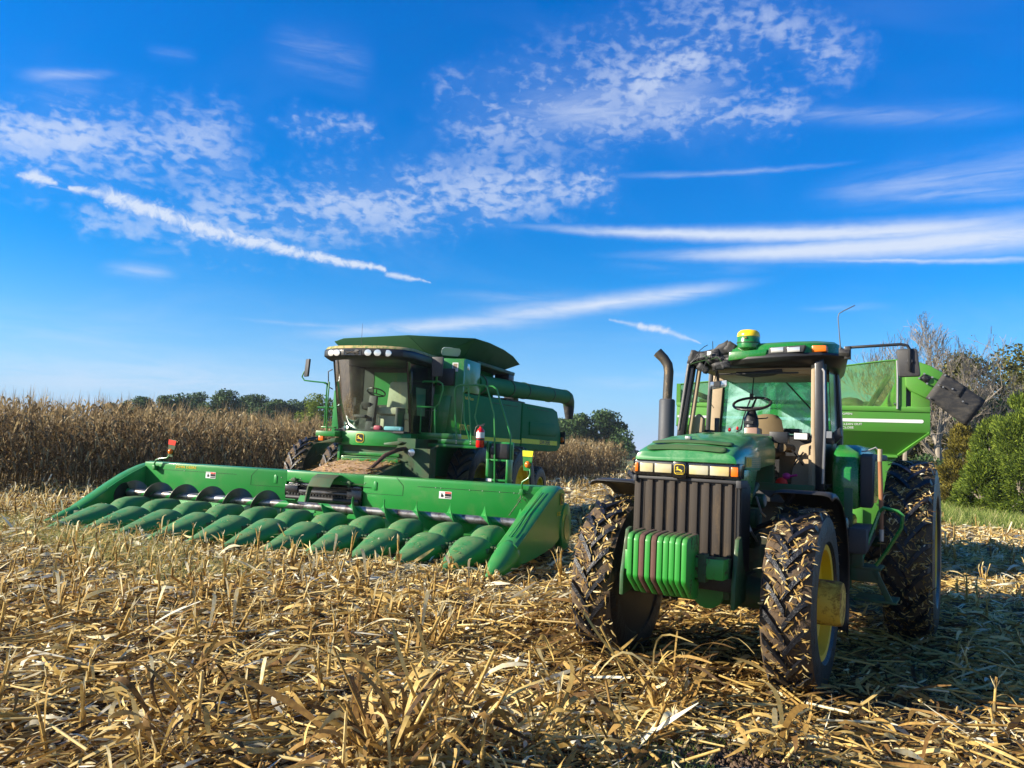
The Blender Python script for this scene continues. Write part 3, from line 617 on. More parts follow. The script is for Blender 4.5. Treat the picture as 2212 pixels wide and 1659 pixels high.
# ---------------------------------------------------------------- standing corn
def corn(seed):
    g=np.random.default_rng(seed); parts=[]; H=g.uniform(2.0,2.35); p=np.array([0,0,0.]); d=np.array([g.normal(0,.04),g.normal(0,.04),1.]); nseg=5; pts=[p]
    for i in range(nseg):
        l=H/nseg; d/=np.linalg.norm(d); v,f=stalks(p[None],d[None],np.array([l*1.01]),np.array([.014-.0018*i]),4,.9); parts.append((v,f,np.full(len(f),.45))); p=p+d*l; d=d+g.normal(0,.03,3); pts.append(p)
    pts=np.array(pts); az=g.random()*6.28
    for k in range(13):
        zz=(.25+.72*k/12)*nseg; i=min(int(zz),nseg-1); b=pts[i]+(pts[i+1]-pts[i])*(zz-i); az+=PI+g.normal(0,.35)
        L=g.uniform(.30,.55); drop=g.uniform(.5,1.9) if k<11 else g.uniform(-.2,.8)
        t=(.5-.5*drop)
        v,f=strips(b[None],np.array([az]),np.array([L*.62]),np.array([g.uniform(.035,.07)]),np.array([-drop*.8]),np.array([g.uniform(.10,.26)]),g.normal(0,1.1,(1,2)),5,g.normal(0,.05,1)); parts.append((v,f,np.full(len(f),np.clip(g.normal(.5,.2),.05,.95))))
    # ear in pale husk
    b=pts[2]+(pts[3]-pts[2])*g.random(); hd=g.random()*6.28; D=np.array([[math.cos(hd)*.5,math.sin(hd)*.5,-.8]]); D/=np.linalg.norm(D); v,f=stalks(b[None],D,np.array([.22]),np.array([.03]),6,.35); parts.append((v,f,np.full(len(f),.85)))
    for k in range(8):
        hd=g.random(1)*6.28; up=g.uniform(.8,4); L=g.uniform(.05,.14); v,f=strips(p[None]-np.array([0,0,.05*k*.5]),hd,np.array([L]),np.array([.012]),np.array([up]),np.zeros(1),np.array([[.8,.8]]),2); parts.append((v,f,np.full(len(f),.72)))
    v,f=stalks(p[None],np.array([[0,0,1.]]),np.array([.34]),np.array([.006]),4,.3); parts.append((v,f,np.full(len(f),.7)))
    return join(parts)
def cornfield():
    var=[corn(s) for s in range(9)]; mes=[mesh_only(V,F,T,'corn_plant',M_corn) for V,F,T in var]
    P0=np.array([-13.7,21.6]); D=np.array([.543,.84]); D/=np.linalg.norm(D); Nn=np.array([-D[1],D[0]])   # edge line, into the field
    P=[]
    for r in range(34):
        st=.15 if r<5 else .22
        for k in range(int(110/st)):
            s=-14+k*st
            q=P0+D*s+Nn*(r*.76); x,y=q
            if abs(x)>y*.70+1.5 or s>41: continue
            if r>9 and rng.random()<.45: continue
            P.append((x,y,r))
    # the far block seen right of the combine
    P=np.array(P); P[:,:2]+=rng.normal(0,.05,(len(P),2)); n=len(P); rz=rng.random(n)*6.28; sc=rng.uniform(.80,1.12,n)*1.04; ch=rng.integers(0,9,n); tn=rng.normal(0,.07,n); tl=rng.normal(0,.035,(n,2))
    sc*=np.where(P[:,1]>34,1.0,1.04)
    # the 300 nearest plants of the front rows are objects of their own
    px=P[:,0]/P[:,1]; key=np.where((P[:,2]<2)&(px>-.67)&(px<-.16),np.hypot(P[:,0],P[:,1]),1e6+np.hypot(P[:,0],P[:,1])); o=np.argsort(key); P,rz,sc,ch,tn,tl=P[o],rz[o],sc[o],ch[o],tn[o],tl[o]
    for i in range(300):
        ob=bpy.data.objects.new('corn_plant',mes[ch[i]]); COL.objects.link(ob); ob.location=(P[i,0],P[i,1],0); ob.rotation_euler=(tl[i,0],tl[i,1],rz[i]); ob.scale=(sc[i],)*3
        tag(ob,'tall dry brown corn plant at the front edge of the standing crop','corn plant','standing corn along the edge of the uncut crop')
    m=300; pos=np.stack([P[m:,0],P[m:,1],np.zeros(n-m)],1); V,F,T=rep(var,pos,rz[m:],sc[m:],tn[m:],ch[m:],tl[m:])
    tag(np_obj('standing_corn',V,F,T,M_corn),'dense field of dry standing corn behind its front rows','corn',kind='stuff')
cornfield()
# ---------------------------------------------------------------- trees
def cloud_leaves(C,rad,n,size,g,flat=.75,shell=.35,dens=None):
    """n leaf quads in blobs centred at C with radii rad"""
    k=g.choice(len(C),n,p=(rad**2/np.sum(rad**2))); u=g.normal(0,1,(n,3)); u/=np.linalg.norm(u,axis=1,keepdims=True); rr=(shell+(1-shell)*g.random(n)**.6)*rad[k]
    P=C[k]+u*rr[:,None]*np.array([1,1,flat]); a=g.normal(0,1,(n,3)); a/=np.linalg.norm(a,axis=1,keepdims=True); b=np.cross(a,u+g.normal(0,.5,(n,3))); b/=np.linalg.norm(b,axis=1,keepdims=True)
    s=size*g.uniform(.6,1.3,n)[:,None]; V=np.stack([P-a*s,P-b*s*.6,P+a*s,P+b*s*.6],1).reshape(-1,3); F=np.arange(n*4).reshape(n,4); return V,F
def limb_mesh(mb,p,d,L,r,depth,g,tips,spread=.55,up=.15,kids=(2,4),shr=.68,wob=.12,minr=.006,sides=6):
    pts=[Vector(p)]; d=Vector(d).normalized(); n=4; rs=[r]
    for i in range(n):
        d=(d+Vector(g.normal(0,wob,3))+Vector((0,0,up*.25))).normalized(); pts.append(pts[-1]+d*(L/n)); rs.append(max(minr,r*(1-.45*(i+1)/n)))
    mb.tube(pts,rs,sides if r>.03 else (4 if r>.012 else 3),caps=False)
    if depth==0: tips.append(tuple(pts[-1])); return
    for k in range(int(g.integers(kids[0],kids[1]+1))):
        i=int(g.integers(1,n+1)) if k else n; q=pts[i]; nd=(d+Vector(g.normal(0,spread,3))+Vector((0,0,up))).normalized()
        limb_mesh(mb,q,nd,L*g.uniform(shr-.12,shr+.1),rs[i]*g.uniform(.5,.75),depth-1,g,tips,spread,up,kids,shr,wob,minr,sides)
def oak(seed,H,W,nl=2600,size=.30,leafm=None,lab=''):
    """crown and trunk meshes of a round leafy tree"""
    g=np.random.default_rng(seed); nb=16; C=[];rd=[]
    for i in range(nb):
        a=g.random()*6.28; q=g.random()**.5; z=H*(.18+.70*g.random()); rr=W*.5*q*math.sin(min(1,(H*1.02-z)/(H*.62))*PI/2)
        C.append((rr*math.cos(a),rr*math.sin(a),z)); rd.append(W*g.uniform(.13,.24))
    C=np.array(C+[(0,0,H*.85),(0,0,H*.6),(W*.2,0,H*.45),(-W*.25,0,H*.42)]); rd=np.array(rd+[W*.2,W*.26,W*.2,W*.2])
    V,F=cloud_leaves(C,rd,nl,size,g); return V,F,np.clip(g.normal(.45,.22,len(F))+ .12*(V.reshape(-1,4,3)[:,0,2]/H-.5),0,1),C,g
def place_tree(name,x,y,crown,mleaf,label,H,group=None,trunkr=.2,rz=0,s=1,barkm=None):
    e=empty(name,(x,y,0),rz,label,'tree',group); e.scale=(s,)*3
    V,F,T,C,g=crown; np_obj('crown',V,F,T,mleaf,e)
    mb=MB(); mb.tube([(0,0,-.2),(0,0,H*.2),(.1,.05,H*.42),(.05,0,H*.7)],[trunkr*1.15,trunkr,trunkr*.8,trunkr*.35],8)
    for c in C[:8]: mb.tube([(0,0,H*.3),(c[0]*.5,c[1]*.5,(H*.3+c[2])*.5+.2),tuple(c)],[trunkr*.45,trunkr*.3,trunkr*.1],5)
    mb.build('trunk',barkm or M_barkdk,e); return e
LT=[(250,868,28),(285,862,30),(322,855,34),(362,850,36),(400,846,40),(436,843,44),(478,848,40),(505,840,42),(540,851,40),(572,848,36),(600,858,34),(640,860,40),(668,866,34)]
def px(xd,Z,yd=None):
    """ground x (and height) of something seen at picture column xd, distance Z"""
    return (xd-1106)/1690*Z
def treeline():
    g=np.random.default_rng(11); words=['a flat-topped','a small','a rounded','a broad','a twin-headed','the tallest pointed','a shadowed','a high-domed','a slim','a low','a dense','a wide pale','a drooping']
    for i,(xd,yd,wd) in enumerate(LT):
        Z=140+g.uniform(-8,8); hor=966+(xd-1106)*.0472; H=1.83+(hor-yd+4)/1690*Z; W=wd*2.1/1690*Z*1.15
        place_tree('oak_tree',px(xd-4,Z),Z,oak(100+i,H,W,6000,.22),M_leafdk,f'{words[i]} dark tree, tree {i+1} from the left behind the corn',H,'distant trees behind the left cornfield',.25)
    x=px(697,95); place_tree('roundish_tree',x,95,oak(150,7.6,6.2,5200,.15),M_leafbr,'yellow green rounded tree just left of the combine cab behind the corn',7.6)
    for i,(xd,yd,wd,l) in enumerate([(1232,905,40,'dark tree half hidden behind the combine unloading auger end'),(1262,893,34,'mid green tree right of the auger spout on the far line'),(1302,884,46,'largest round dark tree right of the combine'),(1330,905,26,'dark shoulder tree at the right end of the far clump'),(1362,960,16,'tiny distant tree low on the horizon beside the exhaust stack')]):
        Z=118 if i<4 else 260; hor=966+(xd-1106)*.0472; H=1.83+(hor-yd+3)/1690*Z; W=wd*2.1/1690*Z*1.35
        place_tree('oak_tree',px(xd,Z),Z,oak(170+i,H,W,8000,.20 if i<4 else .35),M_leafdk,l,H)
treeline()
def cedar(seed,H,W,n=9000,size=.10):
    g=np.random.default_rng(seed); C=[];rd=[]
    for i in range(85):
        z=H*(.06+.92*g.random()**1.1); r=W*.5*(1-(z/H))**.6*g.uniform(.55,1.1); a=g.random()*6.28; C.append((r*math.cos(a),r*math.sin(a),z)); rd.append(W*g.uniform(.06,.13))
    C=np.array(C); rd=np.array(rd); k=g.choice(len(C),n,p=rd**2/np.sum(rd**2)); u=g.normal(0,1,(n,3)); u/=np.linalg.norm(u,axis=1,keepdims=True); P=C[k]+u*(rd[k]*g.uniform(.3,1.15,n))[:,None]
    o=P-np.array([0,0,H*.4]); o[:,2]*=.3; o/=np.linalg.norm(o,axis=1,keepdims=True); d=o+np.array([0,0,.55])+g.normal(0,.45,(n,3)); d/=np.linalg.norm(d,axis=1,keepdims=True); sd=np.cross(d,g.normal(0,1,(n,3))); sd/=np.linalg.norm(sd,axis=1,keepdims=True)
    L=size*g.uniform(1.6,4.2,n)[:,None]; w=size*g.uniform(.25,.5,n)[:,None]; V=np.stack([P,P+d*L*.5-sd*w,P+d*L,P+d*L*.5+sd*w],1).reshape(-1,3); F=np.arange(n*4).reshape(n,4); return V,F,np.clip(g.normal(.5,.24,len(F)),0,1),C,g
def woods():
    # bare pale tree with fine twigs
    Z=44; e=empty('bare_tree',(px(2036,Z),Z,0),0,'leafless pale grey tree with fine twigs right of the grain cart','tree')
    g=np.random.default_rng(21); mb=MB(); tips=[]
    tr=[(0,0,-.2),(.05,0,1.2),(-.1,.1,2.3),(-.15,0,3.4)]; mb.tube(tr,[.30,.24,.20,.17],10)
    for d,q,L,r in [((-.5,0,1),(-.15,0,3.3),2.4,.14),((.35,.2,1),(-.15,0,3.4),2.6,.13),((.9,-.1,.7),(-.1,.1,2.3),2.8,.12),((-.9,.1,.75),(-.1,.1,2.4),2.6,.11),((.05,-.3,1),(-.15,0,3.4),2.6,.12),((-.3,.3,1),(-.1,0,3.0),2.4,.1),((1.2,.1,.45),(0,0,1.9),2.6,.09)]:
        limb_mesh(mb,q,d,L*1.1,r,5,g,tips,.40,.26,(3,4),.68,.12,.009)
    mb.build('trunk',M_bark,e)
    t=np.array(tips); k=g.choice(len(t),min(len(t),500)); V,F=cloud_leaves(t[k],np.full(len(k),.18),900,.05,g); np_obj('sparse_leaves',V,F,np.clip(g.normal(.4,.2,len(F)),0,1),M_leafol,e)
    # second, twiggy tree farther left whose branches show over the cart
    Z=50; e=empty('bare_tree',(px(1960,Z),Z,0),0,'second leafless tree with upright purple grey twigs above the grain cart','tree'); mb=MB(); tips=[]
    mb.tube([(0,0,-.2),(0,0,2.5),(.1,0,4)],[.2,.16,.13],8)
    for a in range(7):
        an=a*.9; limb_mesh(mb,(.05,0,2.6+.25*a),(math.cos(an)*.85,math.sin(an)*.85,.8),2.7,.07,5,g,tips,.36,.33,(2,4),.67,.11,.009)
    mb.build('trunk',M_bark,e)
    Z=46; e=empty('bare_tree',(px(2140,Z),Z,0),0,'wide spreading leafless branches above the cedars near the right edge','tree'); mb=MB(); tips=[]
    mb.tube([(0,0,-.2),(-.1,0,1.8),(0,0,3.2)],[.22,.18,.14],8)
    for a in range(8):
        an=a*.8+.3; limb_mesh(mb,(-.05,0,2.0+.18*a),(math.cos(an)*.9,math.sin(an)*.6,.65),1.9,.075,5,g,tips,.42,.16,(2,4),.68,.12,.009)
    mb.build('trunk',M_bark,e)
    spec=[('leafy_tree',1905,52,5.0,4.6,M_leafol,'olive green bushy tree seen through the cart screen'),('leafy_tree',1968,56,8.2,5.2,M_leafol,'half bare olive tree behind the rubber auger spout'),
          ('leafy_tree',2090,52,10.2,7.0,M_leafol,'tall olive brown tree behind the bare pale tree'),('leafy_tree',2195,50,10.8,6.6,M_leafol,'tall olive tree at the right edge of the view'),('leafy_tree',2250,54,9.6,6.6,M_leafdk,'dark tree just past the right edge'),
          ('leafy_tree',2030,54,8.8,7.0,M_leafol,'dull olive tree behind the fork of the pale trunk'),('leafy_tree',1850,60,4.6,4.0,M_leafol,'low brush far behind the tractor roof'),('leafy_tree',2135,47,6.6,4.6,M_leafdk,'dark green tree in shade behind the cedars')]
    for i,(nm,xd,Z,H,W,m,l) in enumerate(spec): place_tree(nm,px(xd,Z),Z,oak(200+i,H,W,10000,.115),m,l,H,None,.16,barkm=M_bark)
    for i,(xd,Z,H,W,m,l) in enumerate([(2085,38,3.9,2.5,M_cedaro,'olive gold cedar next to the bare trunk'),(2150,35,4.1,2.8,M_cedar,'bright green cedar right of the olive one'),(2208,32,4.9,3.0,M_cedar,'tallest bright green cedar at the picture edge'),(2128,33,2.5,2.1,M_cedar,'short green cedar in front of the two tall ones'),(2262,31,5.2,3.4,M_cedar,'bright cedar cut off by the right edge')]):
        place_tree('cedar_tree',px(xd,Z),Z,cedar(230+i,H,W,26000,.055),m,l,H*.7,None,.10,barkm=M_bark)
    for i,(xd,Z,H,W,m,l) in enumerate([(2060,41,2.4,2.6,M_leafol,'tawny shrub at the foot of the bare tree'),(2010,43,3.0,3.0,M_leafdk,'dark bush left of the pale trunk'),(1985,45,2.6,2.8,M_leafol,'olive bush below the rubber auger spout'),(2045,46,3.4,3.0,M_leafdk,'dark undergrowth behind the pale trunk')]):
        e=empty('shrub',(px(xd,Z),Z,0),0,l,'shrub'); V,F,T,C,g2=oak(260+i,H,W,2600,.085); V[:,2]=(V[:,2]-H*.25)*1.2; np_obj('foliage',V,F,T,m,e); mb=MB()
        for c in C[:8]: mb.tube([(0,0,-.1),(c[0]*.6,c[1]*.6,c[2]*.5),tuple(c)],[.03,.02,.008],4)
        mb.build('stems',M_bark,e)
woods()
# ---------------------------------------------------------------- corn header
HP,HR=pose(-4.17,13.79,19.8)
def header():
    H=empty('corn_header',HP,HR,'wide green twelve row corn header lowered to the ground in front of the combine','corn header')
    Y0,Y1=-4.45,4.55
    # back sheet: upper sheet + folded lip, with centre opening
    def sheet(mb,y0,y1,z0=.60,z1=1.19):
        prof=[(-1.70,z0),(-1.70,1.14),(-1.70,z1),(-1.86,z1+.02),(-1.90,z1-.05),(-1.74,z1-.04),(-1.735,z0)]
        mb.prism(prof,1,y0,y1)
    mb=MB(); sheet(mb,Y0,-.84); sheet(mb,.90,Y1); sheet(mb,-.84,.90,.985)
    mb.prism([(-1.70,.60),(-1.66,.46),(-1.55,.36),(-1.40,.30),(-.95,.28),(-.95,.25),(-1.42,.27),(-1.6,.33),(-1.70,.44),(-1.735,.60)],1,Y0,Y1)  # trough
    bs=mb.build('back_sheet',M_greenhdr,H,bevel=.006)
    for a,b in ((Y0,-1.75),(1.75,Y1)): mb=MB(); mb.bx(-1.703,-1.696,a+.3,b-.3,1.050,1.056); mb.build('panel_seam',M_black_decal,bs)
    for s in (-1,1):
        c=.03; mb=MB()
        mb.bx(-1.703,-1.696,c+s*.95-.0,c+s*1.72,.86,.865) if s>0 else mb.bx(-1.703,-1.696,c-1.72,c-.95,.86,.865)
        mb.bx(-1.703,-1.696,c+s*1.72-.003,c+s*1.72+.003,.86,1.05)
        mb.slab([(-1.697,c+s*1.72,1.05),(-1.697,c+s*1.58,1.19),(-1.697,c+s*1.572,1.19),(-1.697,c+s*1.712,1.05)],.004); mb.build('panel_seam',M_black_decal,bs)
    0
    # tool slot plates
    for y in (-1.10,1.16):
        mb=MB(); mb.prism([(y-.035,.93),(y+.035,.93),(y+.035,1.08),(y,1.10),(y-.035,1.08)],0,-1.70,-1.688); mb.build('cover_plate',M_greenhdr,H,bevel=.004)
    # centre opening: black conveyor drum housing, slats, rollers
    mb=MB(); mb.bx(-2.1,-1.76,-.86,.92,.55,1.0); mb.build('opening_housing',M_black,H)
    mb=MB()
    for z,x in ((.93,-1.70),(.80,-1.68)): mb.prism([(-.80,z-.035),(.86,z-.035),(.86,z+.02),(.80,z+.04),(-.76,z+.04),(-.80,z+.01)],0,x-.05,x)
    mb.bx(-1.72,-1.64,.58,.90,.60,.90); mb.bx(-1.72,-1.66,-.84,-.55,.72,.92)
    for y in (-.5,-.1,.3,.7): mb.cyl((-1.645,y,.93),(-1.66,y,.93),.018,n=8)
    mb.build('drum_shield',M_blackgl,H,bevel=.01)
    mb=MB(); mb.cyl((-1.66,-.78,.685),(-1.66,.85,.685),.05,n=16)
    for y in np.arange(-.75,.6,.07): mb.bx(-1.70,-1.645,y,y+.035,.735,.77)
    mb.build('feed_drum',M_black,H)
    for y,z in ((-.62,1.02),(.62,1.02)):
        mb=MB(); mb.bx(-1.70,-1.60,y-.05,y+.05,z-.02,z+.035); mb.bx(-1.66,-1.62,y-.025,y+.025,z-.07,z+.05); mb.cyl((-1.64,y-.12,z),(-1.64,y+.35,z),.008,n=6); mb.build('latch_bracket',M_dkgreen,H,bevel=.004)
    # auger hanger arm
    mb=MB(); mb.prism([(-1.72,1.16),(-1.60,1.17),(-1.42,1.10),(-1.28,.92),(-1.22,.70),(-1.20,.56),(-1.30,.54),(-1.33,.72),(-1.42,.90),(-1.56,1.02),(-1.72,1.04)],1,-.075,-.045)
    mb.prism([(-1.72,1.165),(-1.60,1.175),(-1.42,1.105),(-1.30,.96),(-1.30,.94),(-1.43,1.09),(-1.6,1.155),(-1.72,1.15)],1,-.075,.42)
    mb.build('hanger_arm',M_dkgreen,H,bevel=.004)
    # cross auger: tube + flighting of opposite hand
    mb=MB(); mb.cyl((-1.20,Y0+.12,.575),(-1.20,Y1-.05,.575),.078,n=28)
    def fn(n,b):
        co=obj_co(n); s=n.new('ShaderNodeSeparateXYZ'); n.l.new(co,s.inputs[0]); an=n.m('ARCTAN2',n.m('SUBTRACT',s.outputs[2],.575),n.m('ADD',s.outputs[0],1.2))
        ph=n.m('FRACT',n.m('ADD',n.m('DIVIDE',n.m('ABSOLUTE',s.outputs[1]),.655),n.m('DIVIDE',an,2*PI)))
        g=n.sm(n.m('ADD',ph,n.m('MULTIPLY',n.m('SUBTRACT',n.noise(co,9,3),.5),.12)),.56,.60); g=n.m('MULTIPLY',g,n.sm(ph,.99,.93))
        n.l.new(n.mix(g,n.mix(n.sm(n.noise(co,6,4,.7),.4,.7),(.34,.33,.31),(.10,.07,.055)),(.02,.22,.04)),b.inputs['Base Color']); n.l.new(n.m('MULTIPLY_ADD',g,-.75,.8),b.inputs['Metallic']); b.inputs['Roughness'].default_value=.33
    mb.build('auger_tube',mat('worn auger tube',fn),H,ang=60)
    def flight(y0,y1,hand,m,ph0):
        mb=MB(); pit=.655; n=int((y1-y0)/pit*26); vs=[];fs=[]
        for th in (0,1):
            for i in range(n+1):
                y=y0+(y1-y0)*i/n; a=ph0+hand*2*PI*(y-y0)/pit
                for r in (.076,.16,.245): vs.append((-1.20+r*math.cos(a),y+th*.008,.575+r*math.sin(a)))
        L=(n+1)*3
        for i in range(n):
            for q in (0,1): a=i*3+q; fs.append((a,a+1,a+4,a+3)); fs.append((L+a,L+a+3,L+a+4,L+a+1))
            fs.append((i*3+2,L+i*3+2,L+i*3+5,i*3+5))
        mb.add(vs,fs); return mb.build('auger_flighting',m,H,ang=50,fixn=False)
    flight(Y0+.2,-.55,1,M_worn,0.9); flight(.45,Y1-.15,-1,M_greenhdr,.4)
    mb=MB()
    for k in range(4):
        a=k*PI/2+.6; mb.obox((-1.2+.14*math.cos(a),-.25+.12*k,.575+.14*math.sin(a)),(.16,.22,.012),Matrix.Rotation(-a,3,'Y'))
    mb.build('auger_paddle',M_greenhdr,H)
    # row unit decks (dark) and gathering chains
    mb=MB()
    for k in range(12):
        y=4.28-k*.762
        for s in (-1,1): mb.bx(-.98,.15,y+s*.10-.06,y+s*.10+.05,.20,.275)
        mb.bx(-1.0,-.80,y-.24,y+.24,.16,.24)
        for j in range(9):
            for s in (-1,1): mb.bx(-.92+j*.12,-.89+j*.12,y+s*.03-.02,y+s*.03+.02,.28,.31)
    mb.build('row_unit_decks',M_dkgreen,H,bevel=.003)
    # snouts and hoods
    def arch(x,yc,w,h,zb,zt_off=0,n=10,pw=.62):
        P=[]
        for i in range(n+1):
            a=PI*i/n; c=math.cos(a); s=math.sin(a)
            P.append((x,yc+w/2*math.copysign(abs(c)**.8,c),zb+(h)*s**pw))
        return P
    snout_me=None; hood_me=None
    for k in range(11):
        y=3.90-k*.762
        if snout_me is None:
            secs=[arch(x,0,w,h,z) for x,w,h,z in [(x_*(1 if x_<0 else .88),w_,h_,z_) for x_,w_,h_,z_ in [(-.14,.60,.27,.13),(-.08,.63,.305,.115),(.0,.64,.325,.105),(.12,.625,.31,.095),(.32,.56,.27,.08),(.58,.46,.215,.065),(.84,.35,.155,.055),(1.08,.23,.10,.045),(1.26,.12,.06,.035),(1.33,.04,.03,.03)]]]
            mb=MB(); mb.loft(secs,closed=False); s=mb.build('snout',M_hood,H,ang=70,solid=.012,fixn=True); snout_me=s.data
            secs=[arch(x,0,w,h,z,pw=.7) for x,w,h,z in [(-1.12,.05,.04,.42),(-1.08,.22,.12,.38),(-.98,.37,.19,.335),(-.82,.46,.255,.285),(-.62,.48,.28,.255),(-.44,.47,.265,.235),(-.28,.44,.205,.19),(-.18,.38,.13,.16)]]
            mb=MB(); mb.loft(secs,closed=False); h=mb.build('row_hood',M_hood,H,ang=70,solid=.012); hood_me=h.data
        else:
            s=bpy.data.objects.new('snout',snout_me); h=bpy.data.objects.new('row_hood',hood_me)
            for q in (s,h): COL.objects.link(q); q.parent=H; md=q.modifiers.new('solid','SOLIDIFY'); md.thickness=.012; md.offset=0
        s.location=h.location=(0,y,0)
        s.rotation_euler=(0,random.Random(k).uniform(-.015,.015),random.Random(k+9).uniform(-.012,.012))
        mb=MB(); mb.prism([(-.30,.12),(.05,.10),(.02,.2),(-.26,.30)],1,y-.27,y-.26); mb.prism([(-.30,.12),(.05,.10),(.02,.2),(-.26,.30)],1,y+.26,y+.27); mb.build('snout_bracket',M_black,H)
    # end dividers
    for s,yc,nm in ((1,4.66,'r'),(-1,-4.56,'l')):
        w=.17 if s>0 else .15
        def sec(x,z0,z1,hw,crown=.05,yo=0):
            y=yc+yo; return [(x,y-hw,z0),(x,y-hw,z1-crown),(x,y-hw*.72,z1-.012),(x,y,z1),(x,y+hw*.72,z1-.012),(x,y+hw,z1-crown),(x,y+hw,z0)]
        prof=None if s>0 else [(-2.02,.62,1.0,w*.9),(-1.97,.50,1.12,w),(-1.88,.36,1.165,w),(-1.7,.28,1.12,w),(-1.45,.22,1.03,w),(-1.22,.16,.93,w),(-.95,.12,.79,w),(-.71,.10,.655,w),(-.42,.08,.49,w),(-.13,.07,.33,w*.95)]
        mb=MB(); mb.loft([sec(*q) for q in prof] if prof else [sec(-1.98,.62,1.03,w*.9),sec(-1.92,.50,1.16,w),sec(-1.78,.36,1.225,w),sec(-1.55,.28,1.225,w),sec(-1.30,.22,1.15,w),sec(-.90,.18,1.00,w),(sec(-.40,.14,.81,w)),sec(.10,.12,.60,w*.98),sec(.52,.12,.44,w*.95)],closed=True)
        sh=mb.build('end_divider',M_greenhdr,H,bevel=0,ang=50)
        mb=MB(); mb.loft([[(x,yc+w_*c*1.0*math.copysign(abs(math.cos(a))**.8,math.cos(a)) if 0 else yc+w_*math.cos(a),zb+h_*math.sin(a)**.65) for a in [PI*i/10 for i in range(11)]] for x,w_,h_,zb,c in [((x_-.72) if s<0 else x_,a_,b_*(.8 if s<0 else 1),c_*(.7 if s<0 else 1),d_) for x_,a_,b_,c_,d_ in [(.42,w*1.10,.36,.115,1),(.52,w*1.13,.345,.11,1),(.75,w*1.05,.27,.08,1),(1.0,w*.82,.17,.05,1),(1.20,w*.5,.09,.03,1),(1.30,w*.2,.04,.02,1)]]],closed=False)
        mb.build('divider_snout',M_greenhdr,sh,ang=70,solid=.01)
        if s<0: # long slender point of the outer left divider
            pass
        mb=MB()
        for d in ((-.035,.035) if s>0 else ()): mb.slab([(-1.2,yc+d-.006,1.125),(.35,yc+d-.006,.520),(.35,yc+d+.006,.520),(-1.2,yc+d+.006,1.125)],.012)
        mb.v and mb.build('divider_rib',M_greenhdr,sh)
        if s>0:
            mb=MB(); mb.prism([(-2.02+.36*math.cos(a)*.9,.50+.42*math.sin(a)) for a in [2*PI*i/28 for i in range(28)]],1,yc+.02,yc+.20); mb.build('drive_cover',M_greenhdr,sh,bevel=.02)
            mb=MB(); mb.prism([(-2.0+.16*math.cos(a),.50+.22*math.sin(a)) for a in [2*PI*i/24 for i in range(24)]],1,yc+.20,yc+.212); mb.build('cover_disc',paint('faded yellow green decal',(.22,.26,.04),dust=(.1,.12,.05),amt=.6,scale=8),sh)
            emblem('brand_badge',(-1.70,yc+w+.012,1.0),(-1,0,0),(0,0,1),.15,.2,sh)
            text('model_number','612C',.075,(-1.46,yc+w+.010,.72),(-1,0,0),(0,0,1),M_yellow_decal,sh)
            # dark round drive shaft boss
            mb=MB(); mb.prism([(-1.8,.1),(-1.2,.05),(-.9,.18),(-1.6,.34)],1,yc-.1,yc+.1); mb.build('skid_shoe',M_black,sh)
    mb=MB(); mb.prism([(-1.2+.30*math.cos(a),.50+.27*math.sin(a)) for a in [2*PI*i/24 for i in range(24)]],1,-4.41,-4.395); mb.build('dark_opening_disc',M_black,H)  # flat black disc paints in the dark of the concave opening
    # end sheets seen inside
    for y in (-4.43,4.50):
        mb=MB(); mb.prism([(-1.72,.3),(-.75,.22),(-.75,.66),(-1.0,.80),(-1.35,.97),(-1.72,1.12)] if y<0 else [(-1.72,.3),(-.75,.22),(-.75,.70),(-1.0,.95),(-1.35,1.12),(-1.72,1.19)],1,y-.01,y+.01); mb.build('end_sheet',M_greenhdr,H)
    # markers
    def marker(yb,path,c,tilt,colA,colB,colR):
        mb=MB(); mb.tube(path,.018,8); mb.bx(-1.70,-1.60,yb-.03,yb+.03,1.03,1.13); mb.cyl((-1.65,yb-.05,1.06),(-1.65,yb+.05,1.06),.02,n=8); arm=mb.build('marker_arm',M_green,H,bevel=.003)
        c=Vector(c); M=Matrix.Rotation(tilt,3,'X')
        mb=MB(); P=[c+M@Vector((0,a,b)) for a,b in ((-.075,-.20),(.055,-.20),(.095,.16),(-.115,.16))]; mb.slab(P,.012); pl=mb.build('marker_plate',colA,arm)
        mb=MB(); P=[c+M@Vector((.016,a,b)) for a,b in ((-.10,.05),(.08,.05),(.09,.15),(-.108,.15))]; mb.slab(P,.006); mb.build('reflector',colR,pl)
        mb=MB(); mb.sph(c+M@Vector((.045,.01,-.09)),(.045,.055,.06)); mb.build('amber_lamp',M_orange,pl,ang=80)
    marker(-4.12,[(-1.66,-4.12,1.07),(-1.62,-4.12,1.17),(-1.62,-4.08,1.25),(-1.62,-3.98,1.28),(-1.62,-3.80,1.30),(-1.62,-3.73,1.36),(-1.62,-3.72,1.42)],(-1.62,-3.68,1.53),-.12,M_dkgreen,0,M_redrefl)
    marker(4.12,[(-1.66,4.12,1.05),(-1.62,4.12,1.2),(-1.62,4.13,1.26),(-1.62,4.24,1.33),(-1.62,4.27,1.40),(-1.62,4.26,1.50)],(-1.62,4.22,1.66),-.02,M_green,0,M_stripe)
    # wires dangling from the right marker
    mb=MB(); mb.tube([(-1.66,4.1,1.05),(-1.60,4.12,.95),(-1.58,4.02,.80),(-1.60,3.92,.66)],.008,5); mb.tube([(-1.66,4.14,1.05),(-1.58,4.16,.98),(-1.60,4.22,.93)],.006,5); mb.tube([(-1.66,4.1,1.0),(-1.6,4.06,.93),(-1.6,4.14,.90)],.006,5); mb.build('wiring',M_pipe,H)
